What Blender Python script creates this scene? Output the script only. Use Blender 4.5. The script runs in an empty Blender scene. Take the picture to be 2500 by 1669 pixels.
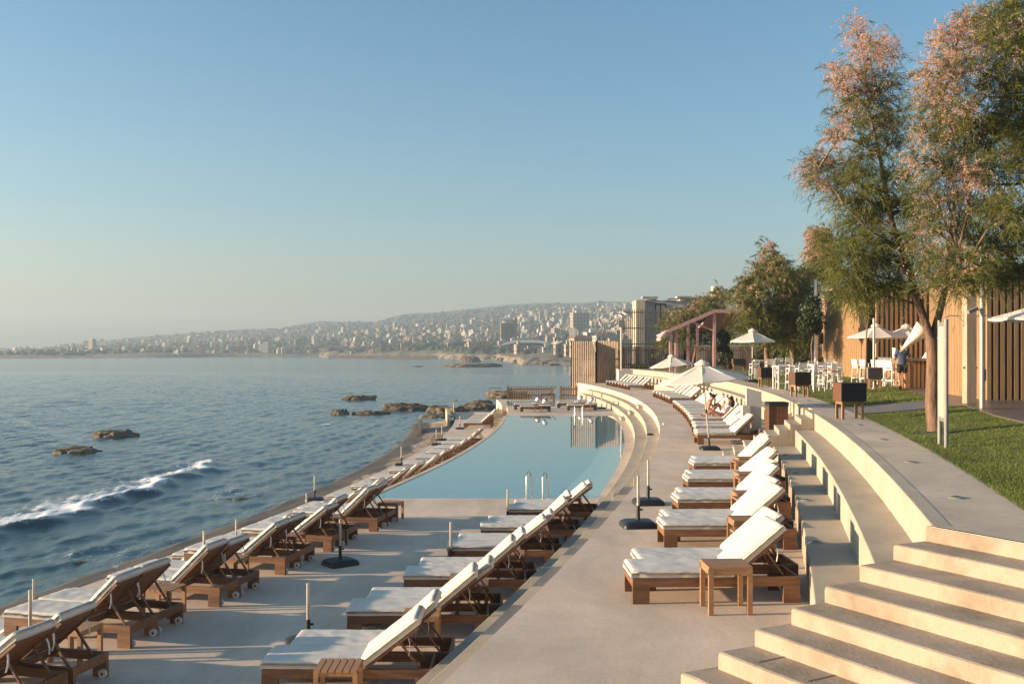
import bpy, bmesh, math, random
import numpy as np
from mathutils import Vector, Matrix, noise, Euler
R = math.radians
random.seed(7)
rng = np.random.default_rng(7)
sc = bpy.context.scene
COL = sc.collection

# ---------------------------------------------------------------- camera
F = 2400.0; CX = 1250.0; HY = 855.0; EYE = 3.0      # focal and principal point in photo pixels, eye height above the terrace
cam_d = bpy.data.cameras.new('camera'); cam = bpy.data.objects.new('camera', cam_d); COL.objects.link(cam)
cam.location = (0, 0, EYE); cam.rotation_euler = (R(90), 0, 0)
cam_d.sensor_width = 36; cam_d.lens = 36 * F / 2500; cam_d.shift_y = (HY - 834.5) / 2500
cam_d.clip_start = 0.1; cam_d.clip_end = 20000
sc.camera = cam

# ---------------------------------------------------------------- sky, sun, exposure
SUN_EL = R(9.5); SUN_AZ = R(-95)       # compass angle from +Y towards +X of the direction to the sun
world = bpy.data.worlds.new('World'); sc.world = world; world.use_nodes = True
wn = world.node_tree.nodes; wl = world.node_tree.links
wn.clear()
sky = wn.new('ShaderNodeTexSky'); sky.sky_type = 'NISHITA'; sky.sun_disc = False
sky.sun_elevation = SUN_EL; sky.sun_rotation = SUN_AZ
sky.altitude = 0; sky.air_density = 1.0; sky.dust_density = 2.0; sky.ozone_density = 3.0
bg = wn.new('ShaderNodeBackground'); bg.inputs['Strength'].default_value = 0.088
wo = wn.new('ShaderNodeOutputWorld')
tint = wn.new('ShaderNodeVectorMath'); tint.operation = 'MULTIPLY'
wtc = wn.new('ShaderNodeTexCoord'); wsx = wn.new('ShaderNodeSeparateXYZ'); wl.new(wtc.outputs['Generated'], wsx.inputs[0])
wrp = wn.new('ShaderNodeValToRGB'); wl.new(wsx.outputs['Z'], wrp.inputs[0])      # the sea air warms the sky towards the horizon
wrp.color_ramp.elements[0].position = .0; wrp.color_ramp.elements[0].color = (1.34, 1.13, 1.01, 1)
wrp.color_ramp.elements[1].position = .34; wrp.color_ramp.elements[1].color = (.71, .95, .93, 1)
we = wrp.color_ramp.elements.new(.15); we.color = (.90, 1.01, .95, 1)
wl.new(wrp.outputs[0], tint.inputs[1])
wl.new(sky.outputs[0], tint.inputs[0]); wl.new(tint.outputs[0], bg.inputs[0]); wl.new(bg.outputs[0], wo.inputs[0])
sun_d = bpy.data.lights.new('sun', 'SUN'); sun = bpy.data.objects.new('sun', sun_d); COL.objects.link(sun)
sun_d.energy = 5.0; sun_d.angle = R(0.5); sun_d.color = (1.0, 0.75, 0.51)
sdir = Vector((math.sin(SUN_AZ) * math.cos(SUN_EL), math.cos(SUN_AZ) * math.cos(SUN_EL), math.sin(SUN_EL)))
sun.rotation_euler = (-sdir).to_track_quat('-Z', 'Y').to_euler()
vs = sc.view_settings
vs.view_transform = 'Standard'; vs.look = 'None'; vs.gamma = 1; vs.exposure = 1.58; vs.use_curve_mapping = False

# ---------------------------------------------------------------- helpers
def tag(o, label=None, cat=None, group=None, kind=None):
    if label: o['label'] = label
    if cat: o['category'] = cat
    if group: o['group'] = group
    if kind: o['kind'] = kind
    return o

def empty(name, loc=(0, 0, 0), rz=0.0, label=None, cat=None, group=None):
    o = bpy.data.objects.new(name, None); COL.objects.link(o)
    o.location = loc; o.rotation_euler = (0, 0, rz); o.empty_display_size = .2
    return tag(o, label, cat, group)

def copy_tree(o, parent=None):
    c = o.copy(); COL.objects.link(c); c.parent = parent
    for ch in o.children:
        copy_tree(ch, c)
    return c

ORD = ['zeroth', 'first', 'second', 'third', 'fourth', 'fifth', 'sixth', 'seventh', 'eighth', 'ninth', 'tenth', 'eleventh', 'twelfth',
       'thirteenth', 'fourteenth', 'fifteenth', 'sixteenth', 'seventeenth', 'eighteenth', 'nineteenth', 'twentieth', 'twenty-first']

class MB:
    """collects faces of one mesh object"""
    def __init__(s): s.v = []; s.f = []; s.m = []; s.smooth = []
    def add(s, vs, fs, mi=0, sm=False):
        b = len(s.v); s.v += [tuple(v) for v in vs]
        for f in fs: s.f.append(tuple(b + i for i in f)); s.m.append(mi); s.smooth.append(sm)
    def hexa(s, p, mi=0):
        s.add(p, [(3, 2, 1, 0), (4, 5, 6, 7), (0, 1, 5, 4), (1, 2, 6, 5), (2, 3, 7, 6), (3, 0, 4, 7)], mi)
    def box(s, x0, x1, y0, y1, z0, z1, mi=0, M=None):
        p = [Vector(q) for q in ((x0, y0, z0), (x1, y0, z0), (x1, y1, z0), (x0, y1, z0), (x0, y0, z1), (x1, y0, z1), (x1, y1, z1), (x0, y1, z1))]
        if M is not None: p = [M @ q for q in p]
        s.hexa(p, mi)
    def bar(s, a, b, w, h, mi=0, up=(0, 0, 1)):
        a = Vector(a); b = Vector(b); d = (b - a).normalized(); up = Vector(up)
        if abs(d.dot(up)) > .99: up = Vector((0, 1, 0))
        x = d.cross(up).normalized() * (w / 2); y = x.cross(d).normalized() * (h / 2)
        s.hexa([a - x - y, a + x - y, a + x + y, a - x + y, b - x - y, b + x - y, b + x + y, b - x + y], mi)
    def tube(s, pts, rad, n=8, mi=0, cap=True, sm=True):
        pts = [Vector(p) for p in pts]
        if not hasattr(rad, '__len__'): rad = [rad] * len(pts)
        rings = []; prev = None
        for i, p in enumerate(pts):
            d = (pts[min(i + 1, len(pts) - 1)] - pts[max(i - 1, 0)])
            d = d.normalized() if d.length > 1e-9 else Vector((0, 0, 1))
            if prev is None:
                u = d.orthogonal().normalized()
            else:
                u = (prev - d * prev.dot(d)); u = u.normalized() if u.length > 1e-6 else d.orthogonal().normalized()
            prev = u; w = d.cross(u)
            rings.append([p + (u * math.cos(2 * math.pi * k / n) + w * math.sin(2 * math.pi * k / n)) * rad[i] for k in range(n)])
        vs = [q for r in rings for q in r]; fs = []
        for i in range(len(pts) - 1):
            for k in range(n):
                a = i * n + k; b = i * n + (k + 1) % n
                fs.append((a, b, b + n, a + n))
        s.add(vs, fs, mi, sm)
        if cap:
            s.add(rings[0], [tuple(reversed(range(n)))], mi); s.add(rings[-1], [tuple(range(n))], mi)
    def prism(s, poly, z0, z1, mi=0):
        n = len(poly)
        vs = [(x, y, z0) for x, y in poly] + [(x, y, z1) for x, y in poly]
        s.add(vs, [tuple(reversed(range(n))), tuple(range(n, 2 * n))] + [(i, (i + 1) % n, n + (i + 1) % n, n + i) for i in range(n)], mi)
    def build(s, name, mats, parent=None, recalc=False):
        me = bpy.data.meshes.new(name); me.from_pydata(s.v, [], s.f)
        if not isinstance(mats, (list, tuple)): mats = [mats]
        for m in mats: me.materials.append(m)
        me.polygons.foreach_set('material_index', s.m); me.polygons.foreach_set('use_smooth', s.smooth)
        if recalc:
            bm = bmesh.new(); bm.from_mesh(me); bmesh.ops.recalc_face_normals(bm, faces=bm.faces); bm.to_mesh(me); bm.free()
        me.update()
        o = bpy.data.objects.new(name, me); COL.objects.link(o)
        if parent: o.parent = parent
        return o

def bevel_mod(o, w=.01, seg=2):
    m = o.modifiers.new('bevel', 'BEVEL'); m.width = w; m.segments = seg; m.limit_method = 'ANGLE'; m.angle_limit = R(40)
    return o

def at(x, y, Y):          # world point seen at photo pixel x, y when it stands Y metres in front of the camera
    return Vector(((x - CX) * Y / F, Y, EYE - (y - HY) * Y / F))
def on(x, y, z):          # world point of height z seen at photo pixel x, y
    Y = F * (EYE - z) / (y - HY); return Vector(((x - CX) * Y / F, Y, z))

# ---------------------------------------------------------------- materials
def mat(name, c1, c2=None, rough=.7, scale=4.0, detail=6, bump=0.0, bscale=None, stretch=(1, 1, 1), metal=0, spec=.5,
        objvar=0.0, fine=0.0, stain=0.0, trans=0.0, lo=.35, hi=.65, sheen=0.0):
    m = bpy.data.materials.new(name); m.use_nodes = True
    N = m.node_tree.nodes; L = m.node_tree.links; p = N['Principled BSDF']
    p.inputs['Roughness'].default_value = rough; p.inputs['Metallic'].default_value = metal
    p.inputs['Specular IOR Level'].default_value = spec
    if c2 is None: c2 = tuple(c * .8 for c in c1)
    tc = N.new('ShaderNodeTexCoord'); mp = N.new('ShaderNodeMapping'); mp.inputs['Scale'].default_value = stretch
    L.new(tc.outputs['Object'], mp.inputs[0])
    oi = N.new('ShaderNodeObjectInfo')
    if objvar > 0:
        vadd = N.new('ShaderNodeVectorMath'); vadd.operation = 'MULTIPLY_ADD'
        cmb = N.new('ShaderNodeCombineXYZ')
        for k in range(3): L.new(oi.outputs['Random'], cmb.inputs[k])
        vadd.inputs[1].default_value = (37, 51, 23); L.new(cmb.outputs[0], vadd.inputs[0]); L.new(mp.outputs[0], vadd.inputs[2]); vec = vadd.outputs[0]
    else: vec = mp.outputs[0]
    nz = N.new('ShaderNodeTexNoise'); nz.inputs['Scale'].default_value = scale; nz.inputs['Detail'].default_value = detail; nz.inputs['Roughness'].default_value = .62
    L.new(vec, nz.inputs['Vector'])
    rp = N.new('ShaderNodeValToRGB'); rp.color_ramp.elements[0].position = lo; rp.color_ramp.elements[1].position = hi
    rp.color_ramp.elements[0].color = (*c2, 1); rp.color_ramp.elements[1].color = (*c1, 1)
    L.new(nz.outputs[0], rp.inputs[0]); col = rp.outputs[0]
    if fine > 0:
        n2 = N.new('ShaderNodeTexNoise'); n2.inputs['Scale'].default_value = scale * 40; n2.inputs['Detail'].default_value = 3
        L.new(vec, n2.inputs['Vector'])
        mr = N.new('ShaderNodeMapRange'); mr.inputs[1].default_value = .3; mr.inputs[2].default_value = .7; mr.inputs[3].default_value = 1 - fine; mr.inputs[4].default_value = 1 + fine
        L.new(n2.outputs[0], mr.inputs[0])
        mx = N.new('ShaderNodeVectorMath'); mx.operation = 'SCALE'; L.new(col, mx.inputs[0]); L.new(mr.outputs[0], mx.inputs['Scale']); col = mx.outputs[0]
    if stain > 0:       # broad worn patches and thin darker streaks
        mp3 = N.new('ShaderNodeMapping'); mp3.inputs['Scale'].default_value = (.30, .11, .5); L.new(tc.outputs['Object'], mp3.inputs[0])
        n3 = N.new('ShaderNodeTexNoise'); n3.inputs['Scale'].default_value = 2.2; n3.inputs['Detail'].default_value = 12; n3.inputs['Roughness'].default_value = .72; n3.inputs['Distortion'].default_value = .6; L.new(mp3.outputs[0], n3.inputs['Vector'])
        mr3 = N.new('ShaderNodeMapRange'); mr3.inputs[1].default_value = .34; mr3.inputs[2].default_value = .60; mr3.inputs[3].default_value = 1 - stain; mr3.inputs[4].default_value = 1.04; L.new(n3.outputs[0], mr3.inputs[0])
        mx3 = N.new('ShaderNodeVectorMath'); mx3.operation = 'SCALE'; L.new(col, mx3.inputs[0]); L.new(mr3.outputs[0], mx3.inputs['Scale']); col = mx3.outputs[0]
    if objvar > 0:
        mr2 = N.new('ShaderNodeMapRange'); mr2.inputs[3].default_value = 1 - objvar; mr2.inputs[4].default_value = 1 + objvar
        L.new(oi.outputs['Random'], mr2.inputs[0])
        mx2 = N.new('ShaderNodeVectorMath'); mx2.operation = 'SCALE'; L.new(col, mx2.inputs[0]); L.new(mr2.outputs[0], mx2.inputs['Scale']); col = mx2.outputs[0]
    L.new(col, p.inputs['Base Color'])
    if bump > 0:
        nb = N.new('ShaderNodeTexNoise'); nb.inputs['Scale'].default_value = bscale or scale * 8; nb.inputs['Detail'].default_value = 5
        L.new(vec, nb.inputs['Vector'])
        b = N.new('ShaderNodeBump'); b.inputs['Strength'].default_value = .6; b.inputs['Distance'].default_value = bump
        L.new(nb.outputs[0], b.inputs['Height']); L.new(b.outputs[0], p.inputs['Normal'])
    if trans > 0:
        tr = N.new('ShaderNodeBsdfTranslucent'); L.new(col, tr.inputs['Color'])
        ms = N.new('ShaderNodeMixShader'); ms.inputs[0].default_value = trans
        L.new(p.outputs[0], ms.inputs[1]); L.new(tr.outputs[0], ms.inputs[2]); L.new(ms.outputs[0], N['Material Output'].inputs['Surface'])
    return m

M = {}
M['deck'] = mat('concrete floor', (.70, .555, .43), (.54, .425, .325), .85, .55, 9, .004, 60, fine=.07, stain=.24, lo=.3, hi=.72)
M['step'] = mat('cast concrete', (.44, .38, .295), (.35, .295, .22), .85, .9, 10, .006, 40, fine=.05, stain=.16, lo=.3, hi=.68)
M['rough'] = mat('worn step concrete', (.375, .295, .22), (.22, .165, .11), .9, 1.5, 12, .006, 26, fine=.06, lo=.33, hi=.56)
M['path'] = mat('path concrete', (.57, .47, .36), (.42, .345, .265), .9, .8, 9, .005, 60, fine=.07, stain=.3, lo=.3, hi=.7)
M['ledge'] = mat('rock ledge', (.40, .325, .235), (.19, .145, .095), .8, .8, 12, .03, 9, fine=.15, lo=.36, hi=.66, stretch=(1, .5, 1))
M['teak'] = mat('oiled teak', (.225, .105, .045), (.09, .038, .017), .55, 3.0, 8, .002, 30, stretch=(1, 9, 9), objvar=.28, lo=.3, hi=.7)
M['teakdark'] = mat('dark teak', (.15, .062, .026), (.06, .022, .011), .6, 3.0, 8, .002, 30, stretch=(1, 9, 9), objvar=.25, lo=.3, hi=.7)
M['table'] = mat('pale teak', (.38, .20, .095), (.23, .115, .055), .6, 3.0, 8, .002, 30, stretch=(2, 12, 12), objvar=.2, lo=.3, hi=.7)
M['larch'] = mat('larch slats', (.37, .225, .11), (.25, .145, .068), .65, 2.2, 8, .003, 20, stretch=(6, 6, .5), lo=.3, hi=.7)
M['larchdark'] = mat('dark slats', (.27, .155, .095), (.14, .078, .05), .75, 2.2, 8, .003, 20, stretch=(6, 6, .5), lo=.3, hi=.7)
M['greyslat'] = mat('weathered slats', (.46, .34, .235), (.29, .20, .13), .8, 2.2, 8, .003, 20, stretch=(5, 5, .5), lo=.3, hi=.7)
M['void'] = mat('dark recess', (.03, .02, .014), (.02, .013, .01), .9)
M['cloth'] = mat('white canvas', (.58, .555, .51), (.52, .495, .455), .85, 2.5, 6, .006, 9, objvar=.05, fine=.03)
M['canopy'] = mat('cream canopy', (.74, .68, .60), (.68, .62, .54), .8, 1.5, 5, .002, 30, trans=.22)
M['plastic'] = mat('black plastic', (.02, .021, .024), (.013, .013, .015), .45, 8, 4, .001, 60)
M['black'] = mat('black mesh grille', (.016, .017, .02), (.010, .010, .012), .6, 12)
M['steel'] = mat('brushed steel', (.62, .60, .57), (.5, .48, .46), .28, 6, 4, 0, metal=1)
M['pole'] = mat('pale aluminium pole', (.46, .415, .35), (.38, .34, .285), .4, 3, 4, 0, metal=.3)
M['greymetal'] = mat('grey painted metal', (.24, .235, .215), (.19, .185, .17), .5, 3, 4)
M['white'] = mat('white paint', (.80, .78, .74), (.70, .68, .64), .5, 4, 5)
M['render'] = mat('grey white plaster', (.52, .50, .47), (.42, .40, .375), .85, 1.6, 8, .004, 40)
M['pink'] = mat('dusty pink paint', (.58, .33, .32), (.48, .27, .26), .6, 2.5, 6)
M['wet'] = mat('wet algae rock', (.12, .088, .052), (.05, .036, .023), .6, .9, 12, .03, 9, fine=.15, stretch=(1, .5, 1))
M['wheel'] = mat('pale rubber wheel', (.60, .57, .52), (.48, .45, .41), .6, 9)
M['bark'] = mat('tree bark', (.24, .145, .092), (.08, .045, .028), .9, 5, 10, .03, 14, stretch=(2, 2, .5), lo=.32, hi=.66)
M['green'] = mat('tamarisk foliage', (.19, .195, .045), (.09, .105, .024), .75, 1.6, 4, trans=.35, lo=.3, hi=.7)
M['plume'] = mat('pink tamarisk plumes', (.66, .43, .325), (.48, .29, .21), .85, 1.8, 4, trans=.35, lo=.3, hi=.7)
M['leaf'] = mat('dark glossy leaves', (.055, .075, .022), (.024, .036, .012), .5, 2.0, 4, trans=.25)
M['grassbase'] = mat('lawn soil', (.12, .14, .035), (.065, .072, .022), .95, 2.2, 8, .02, 40, lo=.3, hi=.65)
M['grass'] = mat('grass blades', (.185, .22, .045), (.09, .115, .024), .7, 1.1, 5, trans=.3, lo=.3, hi=.7)
M['woodfloor'] = mat('grey decking', (.15, .125, .11), (.10, .082, .072), .35, 2.0, 7, .002, 30, stretch=(1, 8, 1))
M['rock'] = mat('sea rock', (.19, .145, .09), (.05, .037, .025), .9, .7, 12, .06, 5, lo=.38, hi=.62)
M['skin'] = mat('tanned skin', (.46, .235, .145), (.38, .185, .11), .5, 6, 4)
M['hair'] = mat('dark hair', (.025, .017, .013), (.015, .01, .008), .6, 12, 5, .004, 60)
M['navy'] = mat('navy cotton', (.045, .065, .125), (.03, .045, .09), .85, 5, 6, .006, 14)
M['shorts'] = mat('dark shorts cloth', (.02, .022, .022), (.013, .014, .014), .85, 5, 6, .004, 14)
M['shirt'] = mat('white cotton', (.76, .75, .75), (.66, .65, .66), .85, 6, 6, .006, 16)
M['teal'] = mat('teal towel', (.05, .33, .36), (.035, .24, .27), .9, 8)
M['blue'] = mat('blue stripe cloth', (.04, .075, .23), (.03, .055, .17), .9, 8)
M['stone'] = mat('cream masonry', (.55, .46, .34), (.42, .34, .25), .9, .12, 8, lo=.3, hi=.7)  # cream tone of the ruin's pier and window
# ---------------------------------------------------------------- plan of the resort: everything follows one long curve
PC = [1.8359371319660363e-09, -1.1318228762512102e-06, -0.002425734763532118, 0.33316188213141334, -3.39128379659796]
def ex(Y): return (((PC[0] * Y + PC[1]) * Y + PC[2]) * Y + PC[3]) * Y + PC[4]
def dex(Y): return ((4 * PC[0] * Y + 3 * PC[1]) * Y + 2 * PC[2]) * Y + PC[3]
def C(Y, off): return ex(Y) + off * math.sqrt(1 + dex(Y) ** 2)
Z_L = -1.05; Z_L2 = -2.2; Z_SEA = -4.0; H3 = .145; Z_P = 9 * H3

def sweep(mb, prof, Y0, Y1, n=40, mi=0, zf=None):
    """closed cross-section [(offset from the terrace edge, z)] carried along the curve"""
    k = len(prof); vs = []
    for i in range(n + 1):
        Y = Y0 + (Y1 - Y0) * i / n
        for o, z in prof: vs.append((C(Y, o), Y, z))
    fs = [(i * k + j, i * k + (j + 1) % k, (i + 1) * k + (j + 1) % k, (i + 1) * k + j) for i in range(n) for j in range(k)]
    fs += [tuple(reversed(range(k))), tuple(n * k + j for j in range(k))]
    mb.add(vs, fs, mi)
def rect(a, b, z0, z1): return [(a, z0), (b, z0), (b, z1), (a, z1)]

# terrace, pool deck, lower deck, ledge
mb = MB(); sweep(mb, rect(0, 3.9, -1.6, 0), 1, 92, 80)
tag(mb.build('terrace', M['deck'], recalc=True), kind='structure')
mb = MB()
sweep(mb, rect(-7.85, -.95, -3.2, Z_L), 1, 26.95, 30)
sweep(mb, rect(-1.44, -.95, -3.2, Z_L), 26.95, 60.8, 40)
def po(Y): return float(np.interp(Y, [0, 36, 45, 56, 63], [-7.76, -7.77, -7.90, -8.10, -8.24]))      # outer edge of the pool wall
vs = []; nn = 60
for i in range(nn + 1):
    Y = 26.95 + 33.85 * i / nn; o_ = po(Y)
    for a_, z_ in ((o_, -3.2), (o_ + .17, -3.2), (o_ + .17, Z_L + .012), (o_, Z_L + .012)): vs.append((C(Y, a_), Y, z_))
mb.add(vs, [(i * 4 + j, i * 4 + (j + 1) % 4, i * 4 + 4 + (j + 1) % 4, i * 4 + 4 + j) for i in range(nn) for j in range(4)])
sweep(mb, rect(-8.05, -.95, -3.2, Z_L), 60.8, 71, 14)
sweep(mb, rect(-8.4, -7.9, -3.2, Z_L + .012), 71, 79, 8)
sweep(mb, rect(-8.4, .2, -3.2, Z_L), 79, 81.5, 4)
tag(mb.build('pool_deck', M['deck'], recalc=True), kind='structure')
mb = MB(); sweep(mb, rect(-11.85, -7.7, -4.6, Z_L2), 1, 83, 60)
tag(mb.build('lower_deck', M['deck'], recalc=True), kind='structure')

mb = MB(); n1 = 150; n2 = 26; vs = []
for i in range(n1 + 1):
    Y = 2 + 79 * i / n1
    for j in range(n2 + 1):
        t = j / n2; out = -14.85 - .5 * max(0, (Y - 45) / 35) + .14 * noise.noise((Y * .6, 3, 0)) + .05 * noise.noise((Y * 3, 5, 0))
        o = -11.7 + (out + 11.7) * t
        z = -2.72 - .30 * t + .05 * noise.noise((o * 1.3, Y * .5, 1)) + .025 * noise.noise((o * 5, Y * 2.2, 4))
        if t > .93: z -= .06
        vs.append((C(Y, o), Y, z))
    vs.append((C(Y, out - .1), Y, -5))
k = n2 + 2
mb.add(vs, [(i * k + j, i * k + j + 1, (i + 1) * k + j + 1, (i + 1) * k + j) for i in range(n1) for j in range(k - 1)], 0, True)
mb.m = [1 if j / n2 > .42 + .16 * (i / n1) + .22 * noise.noise((i * .13, 2, 0)) + .12 * noise.noise((i * .6, j * .3, 5)) else 0 for i in range(n1) for j in range(k - 1)]
mb.add([vs[n1 * k + j] for j in range(k)] + [(vs[n1 * k][0], 81, -5)], [tuple(range(k + 1))])
tag(mb.build('rock_ledge', [M['ledge'], M['wet']], recalc=True), kind='structure')

# pool water, with the paler submerged shelves along the steps
def water_mat(name, col, bump=.003, scale=3.0, rough=.012):
    m = bpy.data.materials.new(name); m.use_nodes = True; N = m.node_tree.nodes; L = m.node_tree.links; p = N['Principled BSDF']
    p.inputs['Base Color'].default_value = (*col, 1); p.inputs['Roughness'].default_value = rough; p.inputs['IOR'].default_value = 1.33
    tc = N.new('ShaderNodeTexCoord'); nz = N.new('ShaderNodeTexNoise'); nz.inputs['Scale'].default_value = scale; nz.inputs['Detail'].default_value = 2
    b = N.new('ShaderNodeBump'); b.inputs['Strength'].default_value = .25; b.inputs['Distance'].default_value = bump
    L.new(tc.outputs['Object'], nz.inputs['Vector']); L.new(nz.outputs[0], b.inputs['Height']); L.new(b.outputs[0], p.inputs['Normal'])
    return m
M['pool'] = water_mat('pool water', (.115, .285, .315)); M['pool2'] = water_mat('pool water over shelf', (.20, .39, .40)); M['pool3'] = water_mat('pool water over step', (.27, .42, .41))
mb = MB()
def wstrip(a0, b0, a1, b1, Y0, Y1, n, mi, z=Z_L - .004):
    for i in range(n):
        t0 = i / n; t1 = (i + 1) / n; Ya = Y0 + (Y1 - Y0) * t0; Yb = Y0 + (Y1 - Y0) * t1
        A = lambda t, p, q: p + (q - p) * t
        mb.add([(C(Ya, A(t0, a0, a1)), Ya, z), (C(Ya, A(t0, b0, b1)), Ya, z), (C(Yb, A(t1, b0, b1)), Yb, z), (C(Yb, A(t1, a0, a1)), Yb, z)], [(0, 1, 2, 3)], mi, True)
for i in range(60):
    Ya = 26.95 + 33.85 * i / 60; Yb = 26.95 + 33.85 * (i + 1) / 60; e0 = -2.55 + .5 * i / 60; e1 = -2.55 + .5 * (i + 1) / 60; z = Z_L - .004
    mb.add([(C(Ya, po(Ya) + .16), Ya, z), (C(Ya, e0), Ya, z), (C(Yb, e1), Yb, z), (C(Yb, po(Yb) + .16), Yb, z)], [(0, 1, 2, 3)], 0, True)
wstrip(-2.55, -2.0, -2.05, -1.72, 26.95, 60.8, 60, 1); wstrip(-2.0, -1.44, -1.72, -1.44, 26.95, 60.8, 60, 2)
wstrip(-7.9, .1, -7.9, .1, 71, 79, 10, 0)
tag(mb.build('pool_water', [M['pool'], M['pool2'], M['pool3']]), kind='structure')

# seating steps between terrace and pool level, with the two small flights set into them
def seat_steps(Y0, Y1, label):
    t = empty('seating_steps', (0, 0, 0), 0, label, 'steps', 'concrete seating steps round the pool')
    for (a, b, z) in ((-.5, 0, -.35), (-1.0, -.5, -.70)):
        mb = MB(); sweep(mb, rect(a, b, Z_L - .1, z), Y0, Y1, 40); bevel_mod(mb.build('tread', M['step'], t, recalc=True), .012)
seat_steps(2, 24.35, 'long straight run of concrete seating steps behind the lower loungers nearest the camera')
seat_steps(26.0, 56.2, 'curved concrete seating steps bending round the right side of the pool')
seat_steps(58.0, 85, 'farthest stretch of concrete seating steps beside the striped pillows')
def small_flight(Y0, Y1, label):
    mb = MB()
    for k in range(1, 6):
        sweep(mb, rect(-.25 * k, -.25 * (k - 1), Z_L - .05, -.175 * k), Y0 + .002, Y1 - .002, 4)
    bevel_mod(tag(mb.build('stair_flight', M['step'], recalc=True), label, 'stairs', 'small stair flights set into the seating steps'), .01)
small_flight(24.35, 26.0, 'small concrete stair flight going down to the near corner of the pool')
small_flight(56.2, 58.0, 'small concrete stair flight at the far right corner of the pool')

# tiers on the right: bench wall, second bench, path wall
def tiers(Y0, Y1, label):
    t = empty('bench_tiers', (0, 0, 0), 0, label, 'bench wall', 'concrete bench tiers below the lawn')
    mb = MB(); sweep(mb, rect(3.25, 3.85, -.1, 3 * H3), Y0, Y1, 40); bevel_mod(mb.build('lower_bench', M['step'], t, recalc=True), .015)
    mb = MB(); sweep(mb, rect(3.82, 4.36, -.1, 6 * H3), Y0 + .25, Y1, 40); bevel_mod(mb.build('upper_bench', M['step'], t, recalc=True), .015)
    mb = MB(); sweep(mb, rect(4.33, 4.52, -.1, Z_P + .003), Y0 + .5, Y1, 40); bevel_mod(mb.build('path_wall', M['step'], t, recalc=True), .015)
tiers(8.95, 26.3, 'long pale bench tiers behind the row of loungers nearest the big steps')
tiers(31.6, 59.5, 'pale bench tiers behind the middle loungers and the seated woman')
tiers(62.0, 88, 'farthest bench tiers behind the last row of loungers')
mb = MB()
sweep(mb, rect(4.50, 5.45, -.5, Z_P), 9.5, 90, 70)
sweep(mb, rect(4.34, 4.52, -.5, Z_P - .002), 29.3, 31.6, 3)
mb.prism([(4.02, 9.5), (8.2, 2.31), (14, 2.31), (14, 9.5)], .2, Z_P)
tag(mb.build('path', M['path'], recalc=True), kind='structure')

def up_flight(Y0, Y1, label):
    mb = MB()
    for k in range(1, 10):
        sweep(mb, rect(1.95 + (k - 1) * .29, 1.95 + k * .29, -.05, k * H3 - .002), Y0, Y1, 3)
    bevel_mod(tag(mb.build('stair_flight', M['step'], recalc=True), label, 'stairs', 'stair flights up to the lawn path'), .01)
up_flight(26.35, 28.2, 'concrete stair flight climbing past the wooden cabinet to the lawn path')
up_flight(59.6, 61.6, 'far concrete stair flight half hidden by the open parasol')

# the big splayed steps at the right
cor = [(1.05, 8.10), (1.42, 8.27), (1.755, 8.37), (2.11, 8.54), (2.47, 8.69), (2.83, 8.89), (3.215, 9.09), (3.62, 9.33), (4.0, 9.5)]
nd = Vector((.503, -.864))
t = empty('garden_steps', (0, 0, 0), 0, 'broad worn concrete steps fanning up to the path at the right', 'steps')
for k, c in enumerate(cor):
    a = Vector(c); e = Vector(cor[8]) + Vector((.01, .004)) if k < 8 else Vector((4.03, 9.52))
    if k == 8: poly = [a, a + nd * 8, a + nd * 8 + Vector((.03, .02)), e]
    else: poly = [a, a + nd * 8, e + nd * 8, e]
    # subdivided nosing with small chips
    n = 90; top = []; bot = []
    z1 = (k + 1) * H3; z0 = k * H3 - (.02 if k == 0 else 0)
    mb = MB(); rows = []
    for i in range(n + 1):
        s = 8 * i / n; p = a + nd * s; q = (e + nd * s) if k < 8 else (a + nd * s + Vector((.05, .03)))
        ch = .007 * noise.noise((s * 4, k * 3.1, 0)) + .006 * noise.noise((s * 17, k * 5.1, 2))
        ch2 = max(0, noise.noise((s * 2.1, k * 7.7, 5)) - .35) * .10
        bk = (q - p).normalized()
        rows.append([(p.x - bk.x * ch * .5, p.y - bk.y * ch * .5, z0), (p.x - bk.x * ch, p.y - bk.y * ch, z1 - .028 - ch2),
                     (p.x + bk.x * (.008 + ch2 * .4), p.y + bk.y * (.008 + ch2 * .4), z1 - .009 - ch2 * .4), (p.x + bk.x * (.03 + ch2), p.y + bk.y * (.03 + ch2), z1), (q.x, q.y, z1), (q.x, q.y, z0)])
    vs = [v for r_ in rows for v in r_]
    mb.add(vs, [(i * 6 + j, i * 6 + (j + 1) % 6, (i + 1) * 6 + (j + 1) % 6, (i + 1) * 6 + j) for i in range(n) for j in range(6)], 0)
    mb.add(rows[0], [(0, 1, 2, 3, 4, 5)]); mb.add(rows[-1], [(5, 4, 3, 2, 1, 0)])
    mb.build('step', [M['rough']], t, recalc=True)
# access hatch let into the third step: two thin dark joints
hz = 3 * H3 + .004
c0 = Vector(cor[2]); bd = Vector((.864, .503))
for s in (.38, .92):
    p = c0 + nd * s + bd * .09; q = p + bd * .30
    w = nd * .006; mb = MB()
    mb.add([(p.x - w.x, p.y - w.y, hz), (p.x + w.x, p.y + w.y, hz), (q.x + w.x, q.y + w.y, hz), (q.x - w.x, q.y - w.y, hz)], [(0, 1, 2, 3)])
    mb.build('hatch_joint', M['void'], t)

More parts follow.
